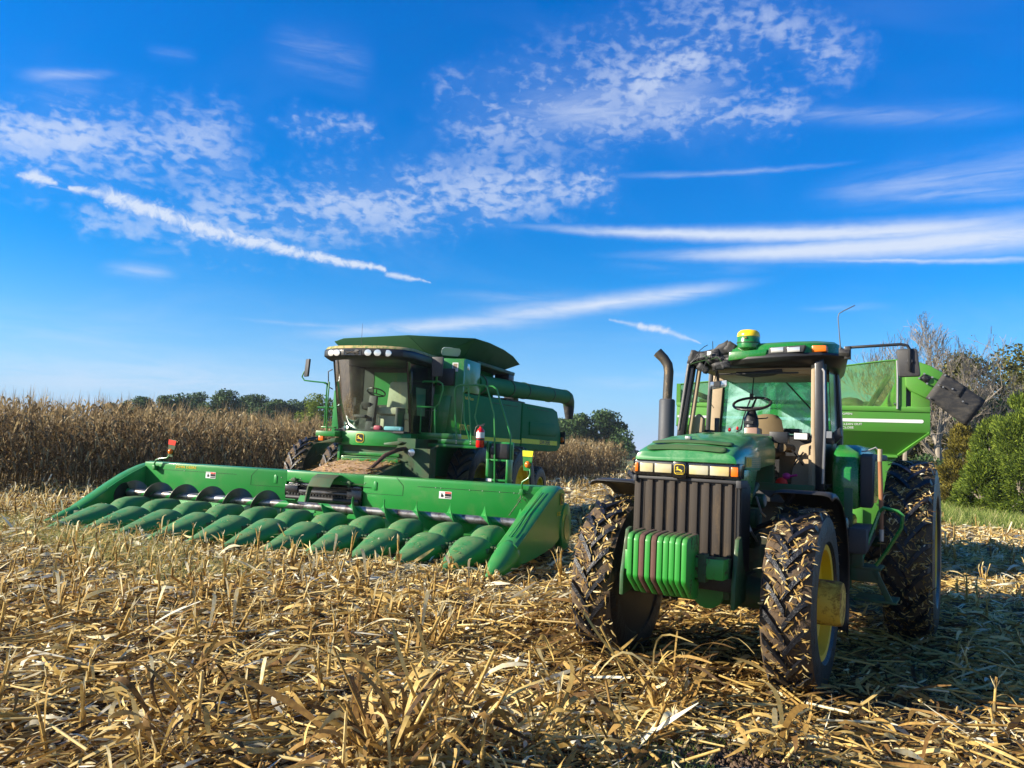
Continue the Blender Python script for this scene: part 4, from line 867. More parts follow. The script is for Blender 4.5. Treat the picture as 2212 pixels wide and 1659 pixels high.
    # safety decals
    for y,z in ((-2.70,1.0),(2.62,.93)):
        mb=MB(); mb.bx(-1.70,-1.697,y-.125,y+.125,z-.065,z+.065); d=mb.build('safety_decal',M_white,H)
        mb=MB(); mb.bx(-1.697,-1.6955,y-.005,y+.118,z+.03,z+.058); mb.build('warning_band',M_redrefl,d)
        mb=MB(); mb.bx(-1.697,-1.6955,y-.005,y+.118,z-.025,z+.026); mb.bx(-1.697,-1.6955,y-.005,y+.118,z-.055,z-.035); mb.slab([(-1.697,y-.09,z-.03),(-1.697,y-.06,z-.045),(-1.697,y-.02,z-.02),(-1.697,y-.05,z+.01),(-1.697,y-.07,z+.045),(-1.697,y-.08,z+.01)],.0015); mb.build('warning_picture',M_black_decal,d)
    text('brand_lettering','JOHN DEERE',.055,(-1.696,-3.62,1.105),(0,1,0),(0,0,1),M_yellow_decal,H,wide=1.25)
    mb=MB()
    g=np.random.default_rng(4)
    for y in g.uniform(Y0+.4,Y1-.4,14): mb.cyl((-1.70,y,1.052+.0),(-1.69,y,1.052),.009,n=6)
    mb.build('bolts',M_bolt,H)
    g=np.random.default_rng(77); n=420; k=g.integers(0,11,n); x=g.uniform(-1.0,.9,n); y=3.90-k*.762+g.normal(0,.10,n)
    zt=np.interp(x,[-1.0,-.8,-.6,-.3,-.15,0,.3,.6,.9],[.50,.535,.535,.42,.40,.43,.355,.285,.21])-(y-3.90+k*.762)**2*2.5+.008
    v,f=strips(np.stack([x,y,zt],1),g.random(n)*6.28,g.uniform(.02,.13,n),g.uniform(.004,.018,n),g.normal(-.1,.15,n),g.uniform(0,.015,n),g.normal(0,.4,(n,2)),3); q=np_obj('straw_debris',v,f,np.repeat(np.clip(g.normal(.6,.2,n),0,1),3),M_straw,H); q['kind']='stuff'
header()
# ---------------------------------------------------------------- tyres
def tire(name,parent,c,Rr,W,rim,nl=22,mud=True,hand=1,flip=1,straw=0,seed=0):
    """lugged tractor tyre, axle along local y, centre c"""
    cx,cy,cz=c; mb=MB(); h=W/2
    prof=[(-h*.80,rim),(-h*.98,rim+.05*Rr),(-h,Rr*.80),(-h*.93,Rr*.90),(-h*.62,Rr*.942),(0,Rr*.955),(h*.62,Rr*.942),(h*.93,Rr*.90),(h,Rr*.80),(h*.98,rim+.05*Rr),(h*.80,rim)]
    mb.cur=0; mb.lathe(prof,1,c,56,caps=False)
    for k,i in enumerate(range(len(mb.mi))): pass
    # side walls get the cleaner rubber
    n=56; nseg=len(prof)-1
    for i in range(nseg):
        for k in range(n): mb.mi[i*n+k]=1 if i in (0,1,2,nseg-1,nseg-2,nseg-3) else 0
    mb.cur=2; lh=.052*Rr/.75
    for s in (-1,1):
        for k in range(nl):
            a0=2*PI*(k+(.5 if s>0 else 0))/nl; L=[];m=6
            for j in range(m+1):
                t=j/m; y=s*(-.05+t*1.0)*h if t<.86 else s*h*(.81+(t-.86)*1.25); y=max(-h*1.01,min(h*1.01,y)); ay=abs(y)/h
                rb=np.interp(ay,[0,.62,.93,1.0],[Rr*.955,Rr*.942,Rr*.90,Rr*.82]) if t<.95 else Rr*.80
                rt=np.interp(ay,[0,.62,.93,1.0],[Rr,Rr*.992,Rr*.965,Rr*.90]) if t<.95 else Rr*.83
                a=a0+hand*(1-(1-t)**1.35)*.36*(W/.45)*(.75/Rr); hw=(.030+.006*t)/Rr*.5*1.7*(Rr/.75)**.5*(1 if t<.95 else .8)
                for rr,ww in ((rb-.01,hw*1.35),(rt,hw)):
                    for q in (-1,1): an=a+q*ww; L.append((cx+rr*math.cos(an),cy+y,cz+rr*math.sin(an)))
            fs=[]
            for j in range(m):
                b=j*4; d=b+4; fs+= [(b+2,b+3,d+3,d+2),(b,b+2,d+2,d),(b+3,b+1,d+1,d+3)]
            fs+= [(0,1,3,2),(m*4,m*4+2,m*4+3,m*4+1)]; mb.add(L,fs)
    o=mb.build(name,[M_mud,M_side,M_rubber],parent,ang=35,fixn=True)
    if straw:
        g=np.random.default_rng(seed); k=straw; a=g.uniform(0,6.28,k); y=g.uniform(-h*.95,h*.95,k); r=Rr*(.955+g.random(k)*.045)
        P=np.stack([cx+r*np.cos(a),cy+y,cz+r*np.sin(a)],1); Ln=g.uniform(.012,.085,k); d=g.normal(0,1,(k,3)); rad=np.stack([np.cos(a),0*a,np.sin(a)],1); d-=rad*np.sum(d*rad,1)[:,None]*.85; d/=np.linalg.norm(d,axis=1,keepdims=True)
        sd=np.cross(d,rad+g.normal(0,.3,(k,3))); sd/=np.linalg.norm(sd,axis=1,keepdims=True); w=g.uniform(.002,.009,k)[:,None]; Q=P+d*Ln[:,None]; mid=(P+Q)/2+rad*.006
        V=np.stack([P-sd*w*.5,P+sd*w*.5,mid-sd*w,mid+sd*w,Q-sd*w*.3,Q+sd*w*.3],1).reshape(-1,3); b=(np.arange(k)*6)[:,None,None]; F=(b+np.array([[0,1,3,2],[2,3,5,4]])[None]).reshape(-1,4)
        st=np_obj('stuck_straw',V,F,np.repeat(np.clip(g.normal(.5,.22,k),0,1),2),M_straw,parent); st['kind']='stuff'
    return o
def wheel(T,x,y,z,Rr,W,rimr,side,name='wheel',hub=None,rimmat=None,dish=.1,**k):
    """side=+1: outer face towards local +y. Rim mesh is the part; tyre, hub are its pieces"""
    s=side; h=W/2
    mb=MB(); prof=[(s*h*.86,rimr*1.03),(s*h*.84,rimr*.93),(s*h*.45,rimr*.90),(s*h*.30,rimr*.80),(s*(h*.30-dish*.2),rimr*.55),(s*(h*.30-dish*.3),rimr*.30),(s*h*.2,.02)]
    mb.lathe(prof+[(s*(h*.2-.04),.02),(s*(h*.30-dish),rimr*.82),(-s*h*.86,rimr*.90),(-s*h*.86,rimr*1.03)],1,(x,y,z),40,caps=False)
    for i in range(8):
        a=i*PI/4; r=rimr*.62; mb.cyl((x+r*math.cos(a),y+s*(h*.30-.03),z+r*math.sin(a)),(x+r*math.cos(a),y+s*(h*.30+.03),z+r*math.sin(a)),.018,n=6)
    w=mb.build(name,rimmat or M_yellow,T,ang=40)
    tire('tyre',w,(x,y,z),Rr,W,rimr,**k)
    mb=MB(); mb.lathe([(-s*h*.84,.05),(-s*h*.84,rimr*1.06),(-s*h*.92,rimr*1.06),(-s*h*.92,.05)],1,(x,y,z),28); mb.build('dark_rim_cover',M_black,w)  # black disc added to make the rim's inner side look shaded
    if hub:
        mb=MB(); mb.lathe([(s*h*.2,hub*1.15),(s*(h*.2+.05),hub*1.15),(s*(h*.2+.06),hub),(s*(h*.2+.26),hub*.99),(s*(h*.2+.285),hub*.93),(s*(h*.2+.29),.01)],1,(x,y,z),32)
        for i in range(12):
            a=i*PI/6; r=hub*1.08; mb.cyl((x+r*math.cos(a),y+s*(h*.2+.04),z+r*math.sin(a)),(x+r*math.cos(a),y+s*(h*.2+.075),z+r*math.sin(a)),.014,n=6)
        mb.build('planetary_hub',M_hub,w,ang=35)
    return w
# ---------------------------------------------------------------- combine
def combine():
    C=empty('combine_harvester',HP,HR,'large green combine harvester with glass cab, raised grain tank panels and long unloading auger','combine')
    YC=.05
    # ---- front duals and rear wheels
    wheel(C,-5.35,1.62,.95,.96,.56,.52,1,nl=22,hand=1,seed=1); wheel(C,-5.35,2.62,.95,.96,.56,.52,1,nl=22,hand=1,seed=2,straw=150)
    wheel(C,-5.35,-1.70,.95,.96,.56,.52,-1,nl=22,hand=1,seed=3,straw=300); wheel(C,-5.35,-2.68,.95,.96,.56,.52,-1,nl=22,hand=1,seed=4,straw=500)
    wheel(C,-10.6,1.45,.68,.68,.42,.36,1,nl=20,seed=5); wheel(C,-10.6,-1.35,.68,.68,.42,.36,-1,nl=20,seed=6)
    mb=MB(); mb.bx(-5.55,-5.15,-2.4,2.5,.82,1.12); mb.bx(-10.7,-10.5,-1.3,1.4,.55,.75); mb.build('axle',M_dkgreen,C)
    # ---- main body
    mb=MB(); mb.prism([(-4.43,1.15),(-4.43,3.80),(-7.6,3.80),(-7.8,3.05),(-11.4,3.05),(-12.0,2.9),(-12.2,1.95),(-9.5,1.85),(-8.2,1.2),(-6.5,1.1)],1,-1.38,1.12)
    body=mb.build('body',M_comb,C)
    # near side panels (bulged), seam between
    def sidepanel(name,pts,y0,y1,m=M_comb):
        mb=MB(); mb.prism(pts,1,y0,y1); return mb.build(name,m,C,bevel=.035,ang=40)
    sidepanel('side_panel',[(-4.45,1.95),(-4.45,3.03),(-5.4,3.05),(-8.58,3.10),(-8.58,1.62),(-8.1,1.49),(-7.3,1.42),(-6.9,1.72),(-6.2,1.92)],1.10,1.66)
    sidepanel('side_panel',[(-8.62,1.63),(-8.62,3.10),(-11.5,3.13),(-11.95,3.06),(-12.3,2.60),(-12.5,2.2),(-12.42,1.95),(-12.1,1.83),(-11.2,1.80),(-9.6,1.83),(-9.2,1.80)],1.10,1.68)
    sidepanel('side_panel',[(-4.45,1.95),(-4.45,3.03),(-8.58,3.10),(-8.58,1.62),(-6.2,1.92)],-1.40,-1.66)
    sidepanel('side_panel',[(-8.62,1.63),(-8.62,3.10),(-11.5,3.13),(-12.3,2.60),(-12.5,2.2),(-12.1,1.83)],-1.40,-1.66)
    mb=MB(); mb.prism([(-9.2,2.62),(-11.6,2.66),(-12.0,2.40),(-11.8,2.28),(-9.2,2.25)],1,1.66,1.715); mb.build('panel_rib',M_comb,C,bevel=.02)
    mb=MB(); mb.prism([(-6.2,2.95),(-8.2,2.97),(-8.2,2.955),(-6.2,2.935)],1,1.66,1.675); mb.prism([(-9.0,3.0),(-11.0,3.02),(-11.0,3.005),(-9.0,2.985)],1,1.68,1.695); mb.build('panel_groove',M_dkgreen,C)
    mb=MB(); mb.bx(-4.0,-3.3,-.72,1.15,1.15,1.95); mb.bx(-4.43,-4.0,-1.0,1.12,1.0,1.95); mb.build('front_frame',M_dkgreen,C)
    mb=MB(); mb.bx(-12.3,-12.05,-1.6,1.1,1.9,3.0); mb.build('rear_hood',M_comb,C,bevel=.04)
    # lower side: dark frame, shields
    mb=MB(); mb.bx(-8.5,-5.9,-1.2,1.3,.9,1.5); mb.prism([(-8.0,1.4),(-9.0,1.75),(-10.0,1.8),(-10.2,1.1),(-9.0,.8),(-8.2,.9)],1,-1.1,1.2); mb.build('lower_frame',M_dkgreen,C)
    # ---- yellow stripe + lettering
    mb=MB(); mb.bx(-8.58,-4.35,1.66,1.664,1.995,2.09); mb.bx(-12.05,-8.63,1.68,1.684,2.0,2.135); st=mb.build('side_stripe',M_stripe,C)
    text('brand_lettering','JOHN DEERE',.125,(-10.25,1.685,2.015),(-1,0,0),(0,0,1),M_black_decal,st,wide=1.05,bold=.004)
    text('model_number','9770  STS',.13,(-4.40,1.661,2.20),(-1,0,0),(0,0,1),M_yellow_decal,C,wide=.9,bold=.004)
    text('rotor_lettering','Bullet Rotor',.075,(-4.62,1.661,2.90),(-1,0,0),(0,0,1),M_yellow_decal,C)
    # ---- grain tank front, wing and steps
    mb=MB(); mb.prism([(.80,2.02),(1.66,2.02),(1.68,3.05),(1.68,3.78),(.80,3.82)],0,-4.50,-4.43); tf=mb.build('tank_front_panel',M_green,C,bevel=.006)
    mb=MB(); mb.prism([(.90,2.10),(1.34,2.12),(1.42,2.95),(.96,2.98)],0,-4.43,-4.405); d=mb.build('access_door',M_green,tf,bevel=.008)
    mb=MB(); mb.tube([(-4.39,.98,2.60),(-4.36,1.0,2.61),(-4.36,1.06,2.61),(-4.39,1.08,2.60)],.010,6); mb.build('handle',M_bolt,d)
    mb=MB(); mb.bx(-4.43,-4.34,1.08,1.48,3.18,3.56); mb.build('black_box',M_black,tf,bevel=.01)  # plain black box on the tank front panel
    mb=MB(); mb.bx(-5.42,-4.50,1.05,1.68,3.06,3.80); mb.build('tank_side',M_green,C,bevel=.01)
    mb=MB(); mb.bx(-4.427,-4.424,1.40,1.54,3.50,3.70); dd=mb.build('warning_decal',M_white,tf); mb=MB(); mb.bx(-4.4235,-4.422,1.42,1.52,3.57,3.68); mb.build('decal_picture',paint('decal brown',(.3,.22,.15)),dd)
    mb=MB(); mb.bx(-4.75,-4.62,1.68,1.69,3.56,3.70); mb.build('side_marker',M_lampglass,C,bevel=.01)
    # ---- tank extensions
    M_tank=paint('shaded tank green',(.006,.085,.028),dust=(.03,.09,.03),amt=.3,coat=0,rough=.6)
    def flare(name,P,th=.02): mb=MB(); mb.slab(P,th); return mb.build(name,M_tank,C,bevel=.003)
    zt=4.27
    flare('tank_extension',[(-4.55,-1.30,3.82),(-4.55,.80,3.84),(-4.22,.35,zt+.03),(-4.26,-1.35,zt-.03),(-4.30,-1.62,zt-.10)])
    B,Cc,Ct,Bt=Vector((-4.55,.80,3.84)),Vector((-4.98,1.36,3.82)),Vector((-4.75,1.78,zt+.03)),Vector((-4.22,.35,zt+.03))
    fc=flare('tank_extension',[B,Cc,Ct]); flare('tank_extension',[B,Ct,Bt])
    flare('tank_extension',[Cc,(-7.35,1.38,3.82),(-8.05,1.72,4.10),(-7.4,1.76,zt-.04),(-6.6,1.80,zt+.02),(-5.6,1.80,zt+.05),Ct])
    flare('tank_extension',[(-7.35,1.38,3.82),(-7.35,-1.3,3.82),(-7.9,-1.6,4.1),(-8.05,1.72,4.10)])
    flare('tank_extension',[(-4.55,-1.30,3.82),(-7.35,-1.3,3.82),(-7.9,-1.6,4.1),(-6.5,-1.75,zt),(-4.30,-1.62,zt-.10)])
    nn=(Cc-B).cross(Ct-B).normalized(); nn=nn if nn.x>0 else -nn; ux=(Cc-B).normalized(); ux.z=0; uy=nn.cross(ux); uy=uy if uy.z>0 else -uy; a=B+ux*.20+uy*.10
    q=[a+ux*p+uy*r for p,r in ((.04,0),(.40,0),(.44,.05),(.44,.17),(.40,.22),(.04,.22),(0,.17),(0,.05))]
    mb=MB(); mb.slab([k+nn*.022 for k in q],.012); mb.build('tank_window',mat('cloudy plastic window',Base_Color=(.42,.50,.52),Roughness=.25),fc)
    mb=MB(); mb.sph((-5.9,0,3.62),(1.35,1.3,.42),20,8); mb.build('grain_heap',mat('corn grain',lambda n,b:n.l.new(n.mix(n.noise(obj_co(n),60,2),(.35,.20,.05),(.75,.55,.2)),b.inputs['Base Color']),Roughness=.8),C,ang=80)
    # ---- unloading auger
    mb=MB(); mb.bx(-8.0,-5.40,1.0,1.62,3.78,3.86); mb.bx(-8.0,-5.4,.98,1.02,3.05,3.8); mb.build('auger_shelf',M_dkgreen,C,bevel=.01)
    mb=MB(); mb.tube([(-5.45,1.50,3.33),(-9.2,1.52,3.47),(-13.0,1.52,3.62),(-13.4,1.52,3.63)],.225,24); au=mb.build('unloading_auger',M_comb,C,ang=50)
    mb=MB()
    for x,z in ((-5.7,3.34),(-7.7,3.415),(-9.0,3.465),(-11.4,3.555),(-13.2,3.625)): mb.cyl((x,1.515,z),(x-.07,1.515,z+.002),.240,n=24)
    mb.build('auger_band',M_dkgreen,au,ang=40)
    mb=MB(); mb.tube([(-13.3,1.52,3.63),(-13.55,1.52,3.61),(-13.78,1.52,3.48),(-13.86,1.52,3.28)],[.225,.225,.20,.18],16); mb.build('auger_elbow',M_dkgreen,au,ang=50)
    mb=MB(); mb.tube([(-13.80,1.52,3.40),(-13.88,1.52,3.18),(-13.92,1.52,2.93)],[.19,.17,.13],12,caps=False); mb.build('rubber_spout',M_flap,au,ang=50)
    mb=MB(); mb.bx(-9.9,-8.3,.3,1.3,3.06,3.20); mb.bx(-9.6,-9.2,.9,1.2,3.2,3.38); mb.bx(-8.0,-7.6,1.2,1.6,3.60,3.78); mb.sph((-9.7,1.0,3.25),(.18,.15,.16)); mb.build('engine_deck_parts',M_black,C,bevel=.01)
    mb=MB(); mb.bx(-11.0,-8.2,-1.3,.6,3.05,3.28); mb.build('engine_cover',M_dkgreen,C,bevel=.03)
    # ---- cab
    zf,zt2=2.07,3.60
    def gl(x,y0,y1,z): return [(x,y0,z)]
    fr=[(-3.22,-.84),(-3.02,-.72),(-2.90,-.40),(-2.86,0.05),(-2.90,.50),(-3.02,.80),(-3.22,.92)]
    def row(z,dx=0): return [(x+dx,y,z) for x,y in fr]
    mb=MB(); mb.loft([row(zf,-.30),row(zf+.7,-.10),row(3.58,.05)],closed=False); ws=mb.build('windshield',M_glass,C,ang=70)
    mb=MB(); mb.prism([(-3.50,-.80)]+[(x-.31,y) for x,y in fr]+[(-3.50,.90),(-3.9,.90),(-3.9,-.8)],2,1.76,2.06); lip=mb.build('cab_base',M_greenhdr,C,bevel=.015)
    emblem('brand_badge',(-3.168,-.11,1.915),(0,1,0),(0,0,1),.19,.19,lip)
    def pil(name,a,b,r,m=M_blackgl): mb=MB(); mb.tube([a,b],r,6); return mb.build(name,m,C)
    pil('cab_pillar',(-3.50,-.83,zf),(-3.16,-.86,3.60),.035); pil('cab_pillar',(-3.50,.93,zf),(-3.16,.94,3.60),.045)
    pil('cab_pillar',(-4.42,.95,zf),(-4.42,.93,3.62),.06); pil('cab_pillar',(-4.42,-.85,zf),(-4.42,-.85,3.62),.06)
    mb=MB(); mb.slab([(-3.48,.935,zf),(-4.40,.945,zf),(-4.40,.935,3.58),(-3.16,.945,3.58)],.006); mb.build('side_glass',M_glass,C)
    mb=MB(); mb.slab([(-3.48,-.84,zf),(-4.40,-.85,zf),(-4.40,-.85,3.58),(-3.16,-.86,3.58)],.006); mb.build('side_glass',M_glass,C)
    mb=MB(); mb.tube([(-3.46,.955,2.08),(-4.36,.965,2.08),(-4.36,.955,3.55),(-3.18,.96,3.55),(-3.46,.955,2.08)],.016,6); mb.tube([(-3.25,.98,2.9),(-3.25,1.02,2.95),(-3.2,1.02,3.35),(-3.2,.98,3.4)],.014,6); mb.build('door_frame',M_blackgl,C)
    mb=MB(); mb.tube([(-3.2,-.88,2.95),(-3.16,-.97,3.0),(-3.12,-.97,3.33),(-3.14,-.88,3.38)],.014,6); mb.build('grab_handle',M_black,C)
    mb=MB(); mb.bx(-4.42,-4.36,-.86,.95,zf,2.7); mb.bx(-4.42,-4.38,.55,.95,2.7,3.6); mb.bx(-4.42,-4.38,-.86,-.55,2.7,3.6); mb.bx(-4.42,-4.38,-.6,.6,3.45,3.6); mb.build('cab_rear_wall',M_greyblk,C)
    mb=MB(); mb.bx(-4.40,-4.39,-.55,.55,2.7,3.45); mb.build('green_rear_panel',M_greenhdr,C)  # opaque green panel stands in for the sunlit tank wall behind glass
    mb=MB(); mb.bx(-4.36,-3.25,-.80,.88,2.05,2.09); mb.build('cab_floor',M_greyblk,C)
    # roof: black visor with lamps, green dusty top
    rf=[(-4.60,-.95),(-3.1,-1.02),(-2.78,-.88),(-2.60,-.55),(-2.54,.05),(-2.60,.65),(-2.80,1.0),(-3.1,1.12),(-4.60,1.05)]
    mb=MB(); mb.loft([[(x*1.0-.10,y*.95,3.565) for x,y in rf],[(x,y,3.62) for x,y in rf],[(x,y,3.74) for x,y in rf],[(x-.05 if x>-4 else x,y*.97,3.79) for x,y in rf]]); rv=mb.build('roof_visor',M_black,C,bevel=.012)
    mb=MB(); mb.loft([[(x-.03,y*.985,3.775) for x,y in rf],[(x-.06,y*.95,3.835) for x,y in rf],[(x-.35,y*.7,3.875) for x,y in rf]]); mb.build('cab_roof',paint('grain dusted roof',(.03,.16,.03),dust=(.50,.36,.16),amt=.9,lo=.3,hi=.6,rough=.7,coat=0,scale=9),C,ang=50)
    for y,x in ((-.60,-2.585),(-.44,-2.57),(.32,-2.555),(.53,-2.565),(.73,-2.61)):
        mb=MB(); mb.lathe([(0,.075),(.02,.082),(.035,.078),(.04,.02)],0,(x-.01,y,3.675),20)
        for v in range(len(mb.v)): a=mb.v[v]; mb.v[v]=(a[0]-(abs(a[1]-.05)**2)*.10,a[1]*1.0,3.675+(a[2]-3.675)*.85)
        mb.build('work_lamp',M_lampglass,rv,ang=30)
    mb=MB(); mb.bx(-2.57,-2.545,-.26,.16,3.62,3.74); mb.build('lamp_recess',M_blackgl,rv); mb=MB(); mb.tube([(-2.54,-.2,3.65),(-2.535,-.05,3.70),(-2.54,.1,3.66)],.01,5); mb.tube([(-2.54,-.22,3.70),(-2.535,0,3.66),(-2.54,.12,3.72)],.008,5); mb.build('wiring',M_pipe,rv)
    # interior
    mb=MB(); mb.bx(-4.05,-3.62,-.02,.56,2.45,2.62); mb.prism([(-4.18,2.6),(-3.98,2.6),(-4.05,3.05),(-4.10,3.22),(-4.22,3.22),(-4.28,3.0)],1,.02,.52); mb.bx(-4.0,-3.7,.0,.5,2.1,2.45); mb.build('operator_seat',M_gseat,C,bevel=.05)
    mb=MB(); mb.bx(-4.05,-3.7,.62,.88,2.35,2.5); mb.prism([(-4.2,2.45),(-4.08,2.45),(-4.12,2.9),(-4.24,2.9)],1,.60,.88); mb.build('trainer_seat',M_gseat,C,bevel=.04)
    mb=MB(); mb.prism([(-3.50,2.09),(-3.35,2.09),(-3.48,2.85),(-3.56,2.85)],1,-.12,.06); mb.bx(-3.75,-3.4,.58,.64,2.1,2.6); mb.build('steering_column',M_greyblk,C,bevel=.01)
    mb=MB(); mb.prism([(-3.9,2.5),(-3.45,2.55),(-3.4,2.7),(-3.9,2.62)],1,-.28,-.06); mb.bx(-3.40,-3.30,-.4,-.1,2.35,2.42); mb.build('armrest_console',M_greyblk,C,bevel=.01)
    mb=MB(); P=[]
    for i in range(25): a=2*PI*i/24; P.append((-3.56+.18*math.cos(a),.0+.20*math.sin(a),2.93+.08*math.cos(a)))
    mb.tube(P,.016,6,caps=False); 
    for a in (.5,2.6,4.7): mb.tube([(-3.56,0,2.9),(-3.56+.18*math.cos(a),.2*math.sin(a),2.93+.08*math.cos(a))],.012,5)
    mb.build('steering_wheel',M_black,C)
    mb=MB(); mb.bx(-3.42,-3.38,-.62,.0,2.36,2.375); mb.tube([(-3.4,-.5,2.1),(-3.42,-.45,2.65)],.012,5); mb.bx(-3.44,-3.4,-.50,-.41,2.62,2.8); mb.build('control_levers',M_black,C)
    mb=MB(); mb.bx(-3.42,-3.28,.38,.80,2.10,2.19); mb.build('blue_box',mat('pale blue cloth',Base_Color=(.25,.55,.68),Roughness=.8),C,bevel=.03)
    mb=MB(); mb.bx(-3.45,-3.3,.12,.28,2.10,2.2); mb.build('pink_cup',mat('pink plastic',Base_Color=(.6,.08,.15)),C,bevel=.03)
    mb=MB(); mb.bx(-3.5,-3.35,.02,.6,2.10,2.17); mb.build('floor_clutter',M_greyblk,C,bevel=.02)
    # mirrors
    mb=MB(); mb.tube([(-3.2,-1.0,3.05),(-3.08,-1.0,3.08),(-3.05,-1.30,3.10),(-3.05,-1.52,3.12),(-3.05,-1.59,3.20),(-3.05,-1.54,3.32)],.016,6)
    mb.tube([(-3.15,-1.0,2.1),(-3.12,-.98,3.05),(-3.2,-1.1,3.08)],.018,6); mb.tube([(-3.14,-1.0,2.55),(-3.4,-1.0,2.55)],.018,6); mb.tube([(-3.3,-1.3,2.55),(-3.3,-.9,2.55)],.02,6); arm=mb.build('mirror_arm',M_green,C)
    mb=MB(); mb.slab([(-3.08,-1.52,3.20),(-3.00,-1.37,3.20),(-3.00,-1.35,3.59),(-3.08,-1.49,3.59)],.05); mb.build('mirror',M_greyblk,arm,bevel=.015)
    mb=MB(); mb.tube([(-3.45,1.42,3.15),(-3.42,1.50,3.18),(-3.40,1.52,3.24),(-3.40,1.53,3.50)],.014,6); arm=mb.build('mirror_arm',M_green,C)
    mb=MB(); mb.prism([(1.40,3.28),(1.63,3.28),(1.65,3.70),(1.38,3.70)],0,-3.44,-3.38); mb.build('mirror',M_greyblk,arm,bevel=.02)
    # platforms, rails, ladder
    mb=MB(); mb.bx(-4.35,-3.88,.60,1.74,1.99,2.10); mb.bx(-5.0,-3.92,.9,1.72,1.95,2.0); mb.build('cab_platform',M_green,C,bevel=.006)
    mb=MB(); mb.bx(-4.45,-3.88,1.39,2.40,1.875,1.975); mb.bx(-4.0,-3.9,1.0,2.3,1.80,1.87); pf=mb.build('ladder_platform',M_green,C,bevel=.006)
    mb=MB()
    for y in (1.83,2.16):
        for z in (1.90,1.95): mb.cyl((-3.87,y,z),(-3.885,y,z),.016,n=6)
    mb.build('bolts',M_bolt,pf)
    t=.020
    mb=MB(); mb.tube([(-3.9,.95,2.0),(-3.9,.93,2.6),(-3.9,.87,3.10),(-3.9,.90,3.19),(-3.9,.98,3.22),(-3.9,1.33,3.22),(-3.9,1.42,3.17),(-3.9,1.44,3.05),(-3.9,1.36,2.72),(-3.9,1.27,2.66),(-3.9,.94,2.66)],t,6); mb.tube([(-3.9,1.27,2.66),(-3.9,1.31,2.0)],t,6); mb.build('hand_rail',M_greenhdr,C)
    mb=MB(); mb.tube([(-3.9,1.83,1.97),(-3.9,1.76,2.5),(-3.9,1.72,3.05),(-3.9,1.76,3.12),(-3.9,1.84,3.15),(-3.9,2.40,3.16),(-3.9,2.47,3.12),(-3.9,2.66,2.55),(-3.9,2.70,2.0),(-3.9,2.74,1.10)],t,6); mb.tube([(-3.9,2.16,1.98),(-3.9,2.03,3.15)],t,6)
    mb.tube([(-4.2,2.0,1.98),(-4.2,1.85,2.4),(-4.2,1.80,3.0),(-4.2,1.88,3.12)],t,6); mb.build('hand_rail',M_greenhdr,C)
    mb=MB(); mb.tube([(-4.15,2.30,2.0),(-4.15,2.12,2.5),(-4.15,2.22,3.15),(-4.15,2.50,3.16),(-4.12,2.60,3.10),(-4.1,2.80,2.6),(-4.1,2.98,2.12),(-4.1,3.0,1.14)],t,6); mb.build('hand_rail',M_greenhdr,C)
    mb=MB(); mb.bx(-4.3,-3.95,2.50,2.56,1.58,1.97); mb.bx(-4.2,-3.92,2.52,2.58,1.1,1.6); mb.bx(-4.2,-3.92,2.97,3.02,1.1,1.6); mb.bx(-4.3,-3.95,2.5,3.0,1.56,1.60); mb.bx(-4.25,-3.92,2.52,3.02,1.14,1.18); mb.bx(-4.25,-3.92,2.52,3.02,.78,.82); mb.bx(-4.3,-4.2,2.5,3.0,1.6,1.97); mb.build('ladder',M_greenhdr,C,bevel=.006)
    mb=MB(); mb.bx(-4.15,-3.93,2.62,2.98,1.62,1.93); mb.bx(-3.93,-3.92,2.6,2.68,1.7,1.85); mb.build('ladder_latch_box',M_black,C,bevel=.01)
    mb=MB(); mb.bx(-3.92,-3.915,2.54,2.66,1.13,1.19); mb.bx(-3.93,-3.925,2.63,2.67,1.72,1.86); mb.build('ladder_decals',M_white,C)
    # far side platform + lamp
    mb=MB(); mb.bx(-3.5,-3.05,-1.14,-.66,1.92,2.03); mb.bx(-3.2,-3.1,-1.05,-.72,2.10,2.13); mb.tube([(-3.1,-.9,2.03),(-3.08,-.92,2.6),(-3.08,-.90,3.1)],.018,6); mb.build('service_step',M_green,C,bevel=.006)
    mb=MB(); mb.bx(-3.12,-3.05,-1.07,-.95,1.82,1.92); mb.build('turn_lamp',M_orange,C,bevel=.01)
    mb=MB(); mb.prism([(-1.1,1.76),(-.62,1.80),(-.6,1.90),(-.75,1.86)],0,-3.3,-3.0); mb.build('step_pad',M_dkgreen,C,bevel=.01); mb=MB(); mb.prism([(.62,1.78),(.95,1.80),(1.04,1.86),(.92,1.88),(.62,1.83)],0,-3.15,-2.9); mb.build('step_pad',M_dkgreen,C,bevel=.01)
    # feeder house
    mb=MB(); mb.prism([(-1.88,.45),(-1.88,1.11),(-3.2,1.40),(-3.9,1.62),(-3.9,.95),(-3.0,.62)],1,-.62,.86); fh=mb.build('feeder_house',M_dkgreen,C,bevel=.01)
    mb=MB(); mb.prism([(-1.95,1.13),(-3.2,1.405),(-3.2,1.43),(-2.6,1.33),(-1.95,1.165)],1,-.58,.70); mb.build('dirt_layer',M_dirt,fh,bevel=.01)
    g=np.random.default_rng(31); n=420; x=g.uniform(-3.3,-1.9,n); y=g.uniform(-.6,.84,n); z=1.16+(-x-1.95)*.215+g.uniform(.01,.05,n)
    v,f=strips(np.stack([x,y,z],1),g.random(n)*6.28,g.uniform(.03,.22,n),g.uniform(.006,.03,n),g.normal(0,.15,n),g.uniform(0,.02,n),g.normal(0,.5,(n,2)),3); q=np_obj('straw_debris',v,f,np.repeat(np.clip(g.normal(.5,.2,n),0,1),3),M_straw,fh); q['kind']='stuff'
